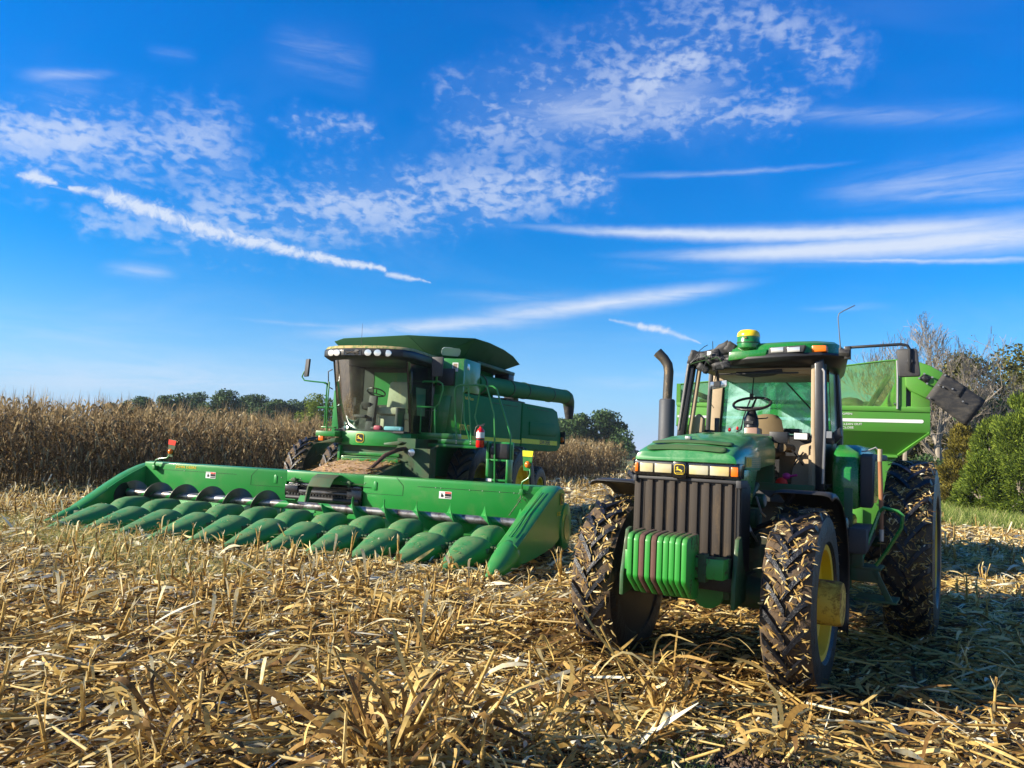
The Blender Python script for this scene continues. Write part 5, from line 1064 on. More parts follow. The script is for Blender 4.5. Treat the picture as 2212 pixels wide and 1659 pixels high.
    mb=MB(); mb.tube([(-2.3,.62,1.25),(-2.6,.66,1.42),(-2.75,.75,1.58),(-3.1,.85,1.70),(-3.4,.95,1.75)],[.035,.04,.045,.045,.04],8); mb.build('hydraulic_hose',M_rust,C)
    mb=MB(); mb.bx(-3.3,-3.22,-.6,.8,1.42,1.50); mb.bx(-3.32,-3.26,-.6,.8,1.55,1.62); mb.cyl((-3.2,-.55,1.51),(-3.2,.8,1.53),.012,n=6); mb.bx(-3.35,-3.2,-.66,-.60,1.3,1.75); mb.build('feeder_crossbars',M_green,C,bevel=.005)
    mb=MB(); mb.tube([(-3.3,.95,1.45),(-3.7,1.5,1.82)],.03,6); mb.bx(-3.6,-3.3,1.0,1.5,1.0,1.75); mb.build('frame_brace',M_dkgreen,C)
    mb=MB(); mb.lathe([(0,.075),(.03,.08),(.04,.03)],0,(-3.22,1.12,1.66),20); mb.build('lower_work_lamp',M_lampglass,C)
    mb=MB(); mb.tube([(-12.4,1.5,2.1),(-12.5,1.62,2.15),(-12.5,1.66,2.35)],.015,5); mb.bx(-12.56,-12.5,1.6,1.8,2.05,2.45); ml=mb.build('rear_marker_bracket',M_black,C); mb=MB(); mb.sph((-12.47,1.72,2.20),(.05,.07,.09)); mb.build('amber_lamp',M_orange,ml,ang=80)
    mb=MB(); mb.cyl((-3.3,-.30,3.85),(-3.32,-.31,4.42),.006,.003,6); mb.build('antenna',M_black,C)
    # chaff on tank
    # fire extinguisher hangs on the ladder platform
    e=empty('fire_extinguisher',tuple(Matrix.Translation(HP)@Matrix.Rotation(HR,4,'Z')@Vector((-3.80,2.41,1.83))),HR,'red fire extinguisher strapped to the ladder platform rail of the combine','extinguisher')
    mb=MB(); mb.lathe([(0,.075),(.02,.088),(.33,.088),(.38,.07),(.41,.03),(.44,.03)],2,(0,0,0),20); b=mb.build('cylinder',M_red,e,ang=50)
    mb=MB(); mb.lathe([(.20,.0895),(.32,.0895)],2,(0,0,0),20); mb.build('paper_label',M_white,b)
    mb=MB(); mb.tube([(0,0,.43),(.0,.0,.47),(0,.09,.50)],.012,6); mb.tube([(0,0,.46),(0,-.05,.47),(0,-.11,.42),(.02,-.13,.28),(.02,-.11,.18)],.010,6); mb.bx(-.02,.02,-.04,.07,.45,.475); mb.build('valve_and_hose',M_black,e)
    mb=MB(); mb.lathe([(.15,.093),(.19,.093)],2,(0,0,0),16); mb.bx(-.12,-.05,-.05,.05,.1,.25); mb.build('bracket_strap',M_black,e)
combine()
# ---------------------------------------------------------------- row-crop tractor
def tractor():
    TPp,TR=pose(1.87,7.36,31)
    T=empty('tractor',TPp,TR,'green row crop tractor with torn cab roof and front ballast in the foreground right','tractor')
    wheel(T,0,.86,.65,.80,.42,.475,1,'front_wheel',hub=.19,dish=.12,nl=21,hand=1,straw=1100,seed=11); wheel(T,0,-.83,.65,.79,.41,.475,-1,'front_wheel',hub=.19,dish=.12,nl=21,hand=1,straw=1100,seed=12)
    wheel(T,-2.95,1.52,.90,1.02,.52,.58,1,'rear_wheel',nl=24,hand=1,straw=2600,seed=13); wheel(T,-2.95,-1.52,.90,1.02,.52,.58,-1,'rear_wheel',nl=24,hand=1,straw=1200,seed=14)
    mb=MB(); mb.tube([(0,-.7,.64),(0,-.3,.66),(0,.3,.66),(0,.7,.64)],[.13,.15,.15,.13],10); mb.cyl((-2.95,-1.7,.95),(-2.95,1.7,.95),.06,n=14); mb.bx(-3.3,-2.6,-.5,.5,.65,1.2); mb.build('axle',M_dkgreen,T,bevel=.02)
    # chassis and engine
    mb=MB(); mb.bx(-2.8,-.1,-.26,.26,.62,.95); mb.bx(-.9,.2,-.30,.30,.85,1.25); mb.build('chassis',M_dkgreen,T,bevel=.02)
    mb=MB(); mb.bx(-.95,.15,-.20,.20,1.2,1.72); mb.bx(-.8,.1,.2,.30,1.25,1.5); mb.cyl((-.1,.30,1.30),(-.1,.44,1.30),.09,n=14); mb.cyl((-.45,.28,1.45),(-.45,.42,1.45),.07,n=12); mb.cyl((.02,.34,1.52),(.02,.34,1.30),.055,n=12)
    mb.bx(-.6,-.35,.26,.36,1.0,1.3); mb.cyl((-.28,.33,1.05),(-.28,.33,1.28),.05,n=12); mb.tube([(.1,.3,1.55),(.0,.4,1.5),(-.3,.38,1.6),(-.6,.3,1.55)],.03,6); mb.tube([(.1,.32,1.2),(-.1,.42,1.12),(-.4,.40,1.15),(-.8,.3,1.3)],.018,6); mb.build('engine',M_dkgreen,T,bevel=.012)
    mb=MB(); mb.cyl((.10,.36,1.42),(.10,.40,1.42),.035,n=10); mb.tube([(.05,.36,1.35),(.05,.42,1.2),(-.1,.44,1.1)],.012,5); mb.cyl((-.45,.42,1.45),(-.45,.43,1.45),.05,n=12); mb.tube([(-.2,.4,1.5),(-.25,.44,1.35),(-.5,.42,1.3)],.01,5); mb.build('engine_fittings',M_bolt,T)
    # hood, lofted: wide nose, narrow waist
    def sec(x,w,zb,zt,r=.10):
        return [(x,-w,zb),(x,-w,zt-r*1.5),(x,-w+.02,zt-r*.8),(x,-w+.07,zt-r*.32),(x,-w*.62,zt-.02),(x,-w*.3,zt-.003),(x,0,zt),(x,w*.3,zt-.003),(x,w*.62,zt-.02),(x,w-.07,zt-r*.32),(x,w-.02,zt-r*.8),(x,w,zt-r*1.5),(x,w,zb)]
    S=[sec(.70,.425,1.795,1.845,.02),sec(.69,.445,1.79,1.885,.045),sec(.62,.452,1.78,1.925,.06),sec(.45,.455,1.755,1.975,.08),sec(.20,.455,1.74,2.02,.10),sec(-.05,.445,1.74,2.06,.11),sec(-.30,.405,1.74,2.085,.12),sec(-.6,.345,1.76,2.10,.12),sec(-1.0,.31,1.78,2.115,.12),sec(-1.42,.30,1.80,2.125,.11)]
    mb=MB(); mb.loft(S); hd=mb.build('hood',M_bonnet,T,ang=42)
    # side skirt below the hood, strip and number
    for s in (-1,1):
        mb=MB(); mb.prism([(.52,1.745),(.54,1.64),(.36,1.46),(.18,1.44),(.10,1.56),(-.02,1.745)],1,s*.43,s*.452); mb.build('hood_skirt',M_trac,hd,bevel=.006)
    mb=MB()
    for k in range(6): mb.loft([[(x,w+.003,z),(x,w+.006,z),(x,w+.006,z+.012),(x,w+.003,z+.012)] for x,w in ((.44,.455),(.20,.456),(-.05,.4455),(-.30,.4055)) for z in (1.765+k*.0165,)])
    mb.build('side_strip',paint('faded gold stripe',(.42,.38,.16),dust=(.12,.12,.05),amt=.4,rough=.4,coat=0),hd)
    text('model_number','8300',.085,(.42,.462,1.77),(-1,-.0,0),(0,0,1),M_yellow_decal,hd,wide=.75)
    # textured grip pads over the nose
    def hoodz(x,y):
        xs=[.70,.69,.62,.45,.2,-.05]; zt=[1.845,1.885,1.925,1.975,2.02,2.06]; return float(np.interp(-x,[-a for a in xs],zt))-abs(y)**2*.12
    for x0,x1,yy in ((.685,.60,.36),(.53,.44,.37)):
        mb=MB(); n=18; rows=[]
        for u in range(5):
            x=x0+(x1-x0)*u/4; yw=yy*(1-.10*abs(u-2)/2*(1 if u in(0,4) else .4)); rows.append([(x+.003,-yw+2*yw*i/n,hoodz(x,-yw+2*yw*i/n)+.008) for i in range(n+1)])
        mb.loft(rows,closed=False); mb.build('grip_pad',M_pad,hd,ang=60,solid=.006)
    mb=MB(); mb.bx(.34,.39,-.10,-.05,1.99,2.02); mb.build('hood_latch',M_bolt,hd,bevel=.006)
    mb=MB(); mb.lathe([(0,.055),(.004,.055)],2,(-.15,-.05,2.072),20); mb.build('hood_cap',M_dkgreen,hd)
    # lamp bar
    mb=MB(); mb.prism([(-.455,1.655),(.465,1.665),(.47,1.79),(.44,1.80),(-.44,1.795),(-.46,1.785)],0,.50,.672); mb.bx(.672,.69,-.10,.02,1.645,1.79); lb=mb.build('lamp_bar',M_blackgl,T,bevel=.012)
    for k,(a,b) in enumerate([(-.408,-.285),(-.272,-.115),(.04,.208),(.220,.385)]):
        mb=MB(); mb.bx(.665,.682,a,b,1.685,1.765); mb.build('headlight',M_lampyel,lb,bevel=.010)
    mb=MB(); mb.bx(.60,.681,.398,.460,1.685,1.765); mb.build('turn_lamp',M_orange,lb,bevel=.008); mb=MB(); mb.bx(.60,.681,-.455,-.425,1.685,1.765); mb.build('turn_lamp',M_orange,lb,bevel=.008)
    bd=emblem('brand_badge',(.691,-.04,1.723),(0,1,0),(0,0,1),.092,.088,lb); text('badge_lettering','JOHN DEERE',.009,(.702,-.072,1.688),(0,1,0),(0,0,1),M_yellow_decal,bd)
    # grille
    mb=MB(); mb.bx(.56,.655,-.46,.475,1.625,1.652); mb.bx(.45,.67,-.47,-.44,1.60,1.655); mb.bx(.45,.67,.44,.485,1.59,1.655)
    for y in (-.25,-.12,.1,.3): mb.cyl((.62,y,1.652),(.62,y,1.668),.018,n=8)
    mb.build('grille_frame',M_greyblk,T,bevel=.006)
    mb=MB(); mb.bx(.30,.615,-.452,.462,.88,1.628); mb.build('grille_core',M_black,T)
    mb=MB()
    ys=[-.425+.1015*k for k in range(9)]
    for i,y in enumerate(ys):
        w=.066 if 0<i<8 else .05; mb.prism([(.60,y-w/2),(.642,y-w/2+.008),(.642,y+w/2-.008),(.60,y+w/2)],2,.885,1.618)
        mb.bx(.612,.622,y-.05,y+.05,.9,1.6)
    mb.build('grille_ribs',M_grille,T,bevel=.004)
    # side screens
    for s in (-1,1):
        mb=MB(); mb.bx(.02,.58,s*.448,s*.462,.95,1.60) if s<0 else mb.bx(.30,.60,.462,.472,.88,1.60); mb.build('side_screen',M_black,T)
    # front support casting and weights
    mb=MB(); mb.prism([(.50,.66),(.84,.62),(.84,.80),(.74,1.18),(.66,1.20),(.60,1.0),(.50,.86)],1,.462,.50); mb.build('front_support',M_dkgreen,T,bevel=.01); mb=MB(); mb.prism([(.50,.66),(.84,.62),(.84,.80),(.74,1.18),(.66,1.20),(.60,1.0),(.50,.86)],1,-.50,-.462); mb.build('front_support',M_dkgreen,T,bevel=.01); mb=MB(); mb.bx(-.3,.62,.34,.40,.66,.80); mb.build('side_rail',M_dkgreen,T,bevel=.01); mb=MB(); mb.bx(.30,.72,-.44,.44,.74,.90); mb.build('support_casting',M_black,T,bevel=.01)
    mb=MB(); mb.bx(.80,.98,-.40,.44,.865,1.03); wb=mb.build('weight_bracket',M_weight,T,bevel=.01)
    mb=MB(); mb.bx(.74,.84,.20,.44,.86,1.02); mb.bx(.78,.80,.30,.302,.86,1.03); mb.cyl((.96,.29,.90),(1.0,.29,.90),.015,n=6); mb.cyl((.96,.29,.98),(1.0,.29,.98),.015,n=6); mb.bx(.9,1.0,.24,.30,.84,1.06); mb.build('bracket_clamp',M_dkgreen,wb,bevel=.004)
    g=random.Random(2); wme={}
    for k in range(10):
        y=-.285+k*.0505; m=M_rust if k in (2,4) else M_weight
        key=m.name
        prof=[(1.205,.845),(1.215,.86),(1.215,1.15),(1.19,1.19),(1.10,1.205),(.92,1.215),(.90,1.20),(.90,1.05),(.98,1.04),(.98,.86),(.88,.85),(.87,.72),(.90,.69),(1.02,.70),(1.19,.825)]
        if key not in wme: mb=MB(); mb.prism(prof,1,0,.0455); mb.cur=0; o=mb.build('front_weight',m,T,bevel=.011); wme[key]=o.data
        else: o=bpy.data.objects.new('front_weight',wme[key]); COL.objects.link(o); o.parent=T
        o.location=(g.uniform(-.006,.006),y,g.uniform(-.004,.004))
    mb=MB(); mb.lathe([(0,.14),(.05,.14),(.055,.12)],0,(.33,.14,.665),28); mb.build('tow_plate',M_greenhdr,T,bevel=0)
    # front fenders
    def fender(s,y0,y1,m,a0,a1,Rf=.91):
        mb=MB(); n=14; rows=[]
        for i in range(n+1):
            a=R(a0+(a1-a0)*i/n); x=Rf*math.cos(a); z=.675+Rf*math.sin(a)
            rows.append([(x,y0,z-.045),(x,y0+s*.02,z-.01),(x,y0+s*.08,z),(x,y1-s*.08,z),(x,y1-s*.02,z-.012),(x,y1,z-.05)])
        mb.loft(rows,closed=False); return mb.build('front_fender',M_black,T,ang=60,solid=.012)
    fender(1,.62,1.12,M_black,78,205); fender(-1,-.62,-1.12,M_black,78,190)
    mb=MB(); mb.tube([(-.1,.40,1.2),(-.1,.6,1.3),(-.1,.75,1.55)],.025,6); mb.build('fender_arm',M_black,T)
    # steps, tanks, handrail (near side)
    mb=MB(); mb.bx(-1.75,-1.05,.66,1.08,.82,1.33); mb.build('fuel_tank',M_blackgl,T,bevel=.05); mb=MB(); mb.prism([(-1.15,.96),(-1.15,1.22),(-1.9,1.22),(-1.9,1.06)],1,.75,1.24); mb.bx(-1.9,-1.2,.72,1.18,1.0,1.12); mb.build('tool_box',M_greyblk,T,bevel=.03)
    mb=MB(); mb.bx(-1.55,-1.20,1.02,1.36,.82,.845); mb.bx(-1.22,-1.20,1.02,1.10,.62,1.6); mb.bx(-1.24,-1.2,1.02,1.34,.70,.82)
    mb.prism([(1.27,.82),(1.33,.82),(1.47,.53),(1.41,.53)],0,-1.24,-1.20); mb.bx(-1.58,-1.18,1.12,1.50,.515,.54); mb.bx(-1.22,-1.2,1.02,1.08,.5,.9); mb.bx(-1.30,-1.18,1.10,1.20,.84,1.0); mb.build('access_steps',M_dkgreen,T,bevel=.004)
    mb=MB(); mb.tube([(-1.22,1.18,.90),(-1.3,1.24,1.1),(-1.35,1.33,1.38),(-1.32,1.37,1.425),(-1.3,1.50,1.40),(-1.28,1.545,1.36),(-1.28,1.53,1.24),(-1.28,1.40,1.0),(-1.25,1.31,.86)],.019,6); mb.build('hand_rail',M_trac,T)
    # cab platform and rear body
    mb=MB(); mb.bx(-3.2,-1.35,-.80,.82,1.40,1.52); mb.bx(-3.2,-2.2,-.5,.5,.9,1.4); mb.build('cab_floor',M_greyblk,T,bevel=.01)
    mb=MB(); mb.bx(-1.45,-1.36,-.66,.70,1.50,1.60); mb.prism([(-.30,1.5),(.30,1.5),(.26,2.10),(-.26,2.10)],0,-1.5,-1.42); mb.build('cowl',M_dkgreen,T,bevel=.01)
    for s in (-1,1): # rear fenders
        mb=MB(); mb.prism([(-1.86,1.36),(-1.86,1.78),(-1.95,1.98),(-2.15,2.05),(-3.4,2.05),(-3.7,1.9),(-3.7,1.36)],1,s*.80,s*1.08); rfn=mb.build('rear_fender',M_trac,T,bevel=.05,ang=40)
        mb=MB(); mb.prism([(-1.88,1.38),(-1.86,1.93),(-1.98,1.96),(-3.4,1.97),(-3.4,1.90),(-2.1,1.88),(-2.0,1.4)],1,s*1.085,s*1.21); mb.build('fender_extension',M_greyblk,rfn,bevel=.02)
    # pillars
    def beam(name,pts,sx,sy,m,par=T,bev=.008):
        mb=MB(); secs=[[(p[0]-sx/2,p[1]-sy/2,p[2]),(p[0]+sx/2,p[1]-sy/2,p[2]),(p[0]+sx/2,p[1]+sy/2,p[2]),(p[0]-sx/2,p[1]+sy/2,p[2])] for p in pts]; mb.loft(secs); return mb.build(name,m,par,bevel=bev)
    for s in (-1,1):
        p=beam('front_pillar',[(-1.52,s*.745 if s>0 else -.79,1.55 if s>0 else 1.9),(-1.50,s*.735 if s>0 else -.765,2.14),(-1.52,s*.72 if s>0 else -.665,2.98)],.09,.085,M_pillar)
        beam('pillar_trim',[(-1.55,s*.685 if s>0 else -.70,1.55 if s>0 else 1.95),(-1.53,s*.665 if s>0 else -.675,2.14),(-1.55,s*.655 if s>0 else -.585,2.94)],.07,.04,M_beige,p)
        if s>0:
            mb=MB(); mb.tube([(-1.47,.775,1.62),(-1.46,.79,2.2),(-1.47,.775,2.80),(-1.48,.755,2.83)],.014,6); mb.bx(-1.50,-1.46,.70,.86,2.10,2.17); mb.build('wiper_arm',M_steel,p)
            mb=MB(); mb.bx(-1.56,-1.50,.66,.88,2.04,2.14); mb.prism([(.80,2.12),(.93,2.22),(.95,2.12),(.88,2.04)],0,-1.60,-1.54); mb.build('hinge_bracket',M_black,p,bevel=.01)
        else:
            mb=MB(); mb.tube([(-1.455,-.795,2.14),(-1.46,-.70,2.90)],.016,6); mb.build('pillar_highlight',M_steel,p)  # bright steel tube stands in for the highlight along the pillar
            mb=MB(); mb.prism([(-.72,1.98),(-.56,2.0),(-.54,2.28),(-.60,2.34),(-.64,2.30)],0,-1.66,-1.56); mb.build('trim_panel',M_beige,p,bevel=.01)
        q=beam('rear_pillar',[(-3.10,s*(.86 if s<0 else .70),1.6),(-3.08,s*(.86 if s<0 else .70),2.2),(-3.05,s*(.80 if s<0 else .66),2.95)],.10,.16 if s<0 else .08,M_beige)
        beam('middle_pillar',[(-2.55,s*.76,1.55),(-2.55,s*.78,2.2),(-2.5,s*.74,2.95)],.05,.05,M_black)
    # lower door trim (near side), seen through the open front
    mb=MB(); mb.prism([(-1.62,1.56),(-1.62,2.02),(-2.3,2.06),(-2.5,1.56)],1,.60,.66); mb.build('lower_trim',M_beige,T,bevel=.02)
    mb=MB(); mb.prism([(.36,1.55),(.66,1.55),(.66,2.08),(.46,2.02),(.38,1.75)],0,-1.98,-1.92); mb.build('console_panel',M_beige,T,bevel=.02)
    mb=MB(); mb.tube([(-1.9,.38,1.97),(-1.9,.5,1.8)],.01,5); mb.tube([(-1.9,.50,1.95),(-1.9,.40,1.80)],.01,5); mb.build('crossed_shadow_bars',M_black,T)  # thin black bars stand in for the crisscross shadow on the panel
    # glass
    mb=MB(); mb.slab([(-3.10,-.78,2.15),(-3.10,.68,2.15),(-3.06,.64,2.93),(-3.06,-.72,2.93)],.006); mb.build('rear_window',M_glassg,T)
    mb=MB(); mb.tube([(-3.08,-.78,2.16),(-3.08,.68,2.16),(-3.04,.64,2.92),(-3.04,-.72,2.92),(-3.08,-.78,2.16)],.022,6); mb.tube([(-3.0,.02,2.90),(-2.98,.40,2.48)],.010,5); mb.tube([(-3.02,.02,2.90),(-2.98,.25,2.90)],.010,5); mb.build('window_frame',M_black,T)
    mb=MB(); mb.tube([(-1.62,.78,2.15),(-2.52,.79,2.15),(-2.48,.74,2.90),(-1.60,.75,2.90),(-1.62,.78,2.15)],.026,6); mb.tube([(-2.52,.79,2.15),(-2.52,.77,1.6),(-1.7,.76,1.58)],.026,6); mb.build('door_frame',M_black,T)
    mb=MB(); mb.slab([(-1.95,.775,2.17),(-2.50,.77,2.17),(-2.47,.735,2.89),(-1.93,.745,2.89)],.006); mb.build('side_window',M_blackgl,T)
    mb=MB(); mb.bx(-3.1,-3.0,-.82,.72,1.52,2.15); mb.bx(-3.1,-2.0,.64,.72,1.52,2.1); mb.bx(-3.1,-2.0,-.82,-.72,1.52,2.1); mb.build('cab_rear_wall',M_black,T)
    # ---- roof
    rl=[(-3.3,-.05),(-1.62,-.20),(-1.40,-.20),(-1.36,.10),(-1.38,.45),(-1.46,.72),(-1.62,.88),(-1.9,.90),(-3.2,.72),(-3.3,.6)]
    def zr(x,y,t): return t
    mb=MB(); mb.loft([[(x+.01,y,2.975+.03*(y+.2)) for x,y in rl],[(x,y,3.0+.03*(y+.2)) for x,y in rl],[(x-.015,y*.995,3.065+.045*(y+.2)) for x,y in rl],[(x-.06 if x>-3 else x+.05,y*.95,3.10+.04*(y+.2)) for x,y in rl],[(x-.3 if x>-3 else x+.2,y*.7+.05,3.13) for x,y in rl]]); rf=mb.build('roof_cap',M_trac,T,ang=45)
    vl=[(-3.25,-.70),(-1.62,-.62),(-1.42,-.30),(-1.33,.0),(-1.34,.45),(-1.42,.76),(-1.62,.93),(-1.9,.95),(-3.2,.74)]
    mb=MB(); mb.loft([[(x-.12 if x>-3 else x,y*.90,2.86+.015*(y+.2)) for x,y in vl],[(x-.03,y*.97,2.875+.06*(y+.2)) for x,y in vl],[(x,y,2.92+.055*(y+.2)) for x,y in vl],[(x-.01,y*.985,2.97+.035*(y+.2)) for x,y in vl]]); mb.build('roof_visor',M_black,T,bevel=.006,ang=40)
    mb=MB(); mb.bx(-3.0,-1.6,-.58,.72,2.835,2.862); mb.prism([(-1.62,2.86),(-1.66,2.80),(-2.1,2.80),(-2.2,2.86)],1,.1,.66); mb.bx(-1.9,-1.7,.38,.6,2.79,2.80); mb.build('headliner',M_beige,T,bevel=.008)
    mb=MB(); mb.tube([(-1.58,-.18,2.80),(-1.60,.0,2.79),(-1.60,.22,2.81),(-1.60,.32,2.83)],[.02,.035,.035,.02],8); mb.tube([(-1.55,-.40,2.79),(-1.55,.5,2.80)],.01,5); mb.build('sun_visor',M_greyblk,T)
    # lights in the roof front
    mb=MB(); mb.prism([(.22,2.985),(.58,3.0),(.60,3.075),(.23,3.055)],0,-1.46,-1.352); lp=mb.build('roof_lamp_panel',M_greyblk,rf,bevel=.004)
    for a in (.25,.42):
        mb=MB(); mb.prism([(a,2.998),(a+.13,3.003),(a+.13,3.057),(a,3.049)],0,-1.40,-1.345); mb.build('roof_lamp',M_lampglass,lp,bevel=.004)
    mb=MB(); mb.prism([(.655,3.005),(.80,3.01),(.80,3.075),(.655,3.078)],0,-1.62,-1.425); mb.build('amber_light',M_orange,rf,bevel=.01)
    mb=MB(); mb.prism([(-.21,2.915),(.20,2.965),(.215,3.04),(-.20,3.02)],0,-1.50,-1.335); mb.build('roof_front_block',M_trac,rf,bevel=.015)
    # satellite receiver dome
    mb=MB(); mb.lathe([(3.02,.03),(3.045,.085),(3.06,.115),(3.14,.125),(3.15,.120),(3.17,.121),(3.185,.121)],2,(-1.42,-.01,0),28); rc=mb.build('satellite_receiver',M_trac,T,ang=40)
    mb=MB(); mb.lathe([(3.186,.123),(3.20,.124),(3.235,.116),(3.258,.09),(3.266,.05),(3.268,.01)],2,(-1.42,-.01,0),28); mb.build('yellow_dome',mat('glossy yellow plastic',Base_Color=(.90,.62,.01),Roughness=.25,Coat_Weight=.3),rc,ang=50)
    mb=MB(); mb.lathe([(3.112,.1255),(3.118,.1275),(3.124,.1255)],2,(-1.42,-.01,0),28); mb.build('seam_band',M_dkgreen,rc); emblem('brand_badge',(-1.297,-.01,3.165),(0,1,0),(0,0,1),.026,.026,rc)
    # ---- torn front-left roof corner: crumpled plates, ribs, wires
    mb=MB(); mb.loft([[(-1.46,-.69,2.86),(-1.40,-.66,2.90),(-1.46,-.69,2.99)],[(-1.46,-.60,2.93),(-1.38,-.58,2.95),(-1.46,-.60,3.03)],[(-1.5,-.35,2.95),(-1.40,-.35,2.97),(-1.5,-.35,3.06)],[(-1.5,-.15,2.95),(-1.42,-.15,2.97),(-1.5,-.15,3.04)]]); mb.bx(-3.1,-1.5,-.72,-.62,2.88,3.0); fr=mb.build('torn_roof_frame',M_greyblk,T,bevel=.004)
    g=random.Random(8); plates=[]
    def scrap(c,w,h,rx,ry,rz,m=M_greyblk,nm='torn_plate'):
        mb=MB(); n=5; rows=[]
        M=Matrix.Rotation(rz,3,'Z')@Matrix.Rotation(ry,3,'Y')@Matrix.Rotation(rx,3,'X')
        for i in range(n):
            rows.append([Vector(c)+M@Vector((g.uniform(-.009,.009),(-.5+i/(n-1))*w,(-.5+j/3)*h+g.uniform(-.012,.012)*(1 if j in(0,3) else .4))) for j in range(4)])
        mb.loft(rows,closed=False); mb.build(nm,m,fr,ang=25,solid=.006)
    scrap((-1.42,-.30,3.04),.22,.14,.5,.2,.2); scrap((-1.40,-.46,3.0),.26,.12,.15,-.3,-.1); scrap((-1.42,-.60,2.96),.16,.16,-.3,.2,.3); scrap((-1.38,-.36,2.93),.20,.10,-.2,.5,0); scrap((-1.36,-.30,2.86),.18,.08,.2,.3,.1); scrap((-1.38,-.50,2.84),.14,.07,-.6,.3,.1); scrap((-1.40,-.20,3.07),.12,.12,1.0,.1,.3); scrap((-1.36,-.24,2.88),.10,.09,.4,0,.2); scrap((-1.6,-.4,3.02),.45,.3,.1,1.4,0)
    mb=MB(); mb.bx(-1.36,-1.35,-.45,-.405,2.985,3.03); mb.build('paper_tag',M_white,fr)
    mb=MB()
    for k in range(11):
        y0=g.uniform(-.66,-.25); z0=g.uniform(2.9,3.05); y1=y0+g.uniform(-.2,.25); mb.tube([(-1.37,y0,z0),(-1.34,(y0+y1)/2,z0+g.uniform(-.10,.06)),(-1.35,y1,z0+g.uniform(-.14,.02))],.004,4)
    mb.tube([(-1.4,-.56,3.04),(-1.4,-.50,3.09),(-1.4,-.46,3.11)],.004,4); mb.tube([(-1.4,-.40,3.06),(-1.4,-.405,3.15)],.004,4); mb.tube([(-1.36,-.26,2.92),(-1.37,-.34,2.82),(-1.4,-.37,2.70)],.006,4); mb.build('loose_wires',M_black,fr)
    mb=MB(); mb.tube([(-1.36,-.66,2.88),(-1.34,-.55,2.91),(-1.34,-.45,2.93),(-1.35,-.42,2.88)],.005,4); mb.tube([(-1.35,-.42,2.93),(-1.33,-.33,2.96),(-1.34,-.28,2.91)],.004,4); mb.tube([(-1.35,-.50,2.99),(-1.33,-.44,2.95),(-1.34,-.40,3.0)],.004,4); mb.build('green_wires',M_pad,fr)
    # inner mirror hanging at left
    mb=MB(); mb.prism([(-.46,2.63),(-.44,2.61),(-.275,2.64),(-.26,2.66),(-.265,2.72),(-.45,2.70)],0,-1.53,-1.50); mr=mb.build('inner_mirror',M_lampglass,T,bevel=.006); mb=MB(); mb.tube([(-1.5,-.36,2.66),(-1.48,-.36,2.76),(-1.46,-.37,2.82)],.018,6); mb.bx(-1.49,-1.46,-.40,-.33,2.64,2.70); mb.tube([(-1.5,-.43,2.65),(-1.5,-.455,2.52),(-1.5,-.43,2.44),(-1.5,-.40,2.40)],.004,4); mb.build('mirror_bracket',M_black,mr)
    mb=MB(); mb.tube([(-2.4,-.18,2.88),(-2.4,-.20,2.62),(-2.4,-.24,2.52),(-2.4,-.30,2.34),(-2.4,-.32,2.20),(-2.4,-.38,2.17)],.008,5); mb.tube([(-2.4,-.22,2.55),(-2.38,-.27,2.42),(-2.4,-.33,2.2)],.006,5); mb.bx(-2.42,-2.38,-.225,-.185,2.56,2.64); mb.build('hanging_cable',M_black,T)
    # exterior mirror (near side) and antenna
    mb=MB(); mb.tube([(-1.5,.92,3.0),(-1.5,1.02,2.99)],.05,8); mb.bx(-1.53,-1.47,.97,1.03,2.93,3.065); mb.tube([(-1.5,1.0,3.055),(-1.5,1.25,3.065),(-1.5,1.50,3.075),(-1.5,1.56,3.06),(-1.5,1.58,3.02),(-1.5,1.58,2.80)],[.016]*6,8); arm=mb.build('mirror_arm',M_black,T,bevel=.004)
    mb=MB(); mb.prism([(1.475,2.76),(1.49,2.745),(1.665,2.75),(1.675,2.77),(1.645,3.02),(1.63,3.035),(1.475,3.03),(1.46,3.01)],0,-1.58,-1.52); mb.lathe([(-1.52,.035),(-1.50,.030),(-1.495,.02)],0,(0,1.585,2.90),16); mb.build('side_mirror',M_greyblk,arm,bevel=.012)
    mb=MB(); mb.tube([(-1.5,.93,3.02),(-1.5,.915,3.2),(-1.5,.90,3.38),(-1.5,.91,3.42),(-1.5,.95,3.445),(-1.5,1.065,3.50)],[.008,.005,.005,.005,.005,.005],5); mb.cyl((-1.5,.93,2.98),(-1.5,.93,3.05),.02,n=8); mb.build('antenna',M_black,T)
    # ---- interior
    mb=MB(); mb.prism([(-.11,1.6),(.05,1.6),(.05,2.20),(-.10,2.20)],0,-1.90,-1.66); mb.build('steering_console',paint('faded pink-beige console',(.33,.20,.14)),T,bevel=.02)
    mb=MB(); mb.tube([(-1.74,-.04,2.18),(-1.76,-.045,2.24),(-1.78,-.05,2.30),(-1.80,-.05,2.42)],[.075,.085,.08,.035],14); mb.tube([(-1.76,.0,2.30),(-1.76,.12,2.31),(-1.76,.14,2.32)],.008,5); mb.bx(-1.70,-1.66,-.10,.0,2.24,2.27); mb.build('steering_column',M_black,T,ang=50)
    mb=MB(); c=Vector((-1.80,-.05,2.475)); P=[]
    for i in range(33): a=2*PI*i/32; P.append(c+Vector((.20*math.cos(a),.205*math.sin(a),.085*math.cos(a)*-1)))
    mb.tube(P,.0155,8,caps=False)
    for a in (R(55),R(180),R(-55)): mb.tube([c+Vector((0,0,-.05)),c+Vector((.20*math.cos(a),.205*math.sin(a),-.085*math.cos(a)))],[.016,.012],6)
    mb.tube([c+Vector((0,0,-.07)),c+Vector((0,0,-.035))],.03,10); mb.build('steering_wheel',M_black,T,ang=60)
    def back(y,w): return None
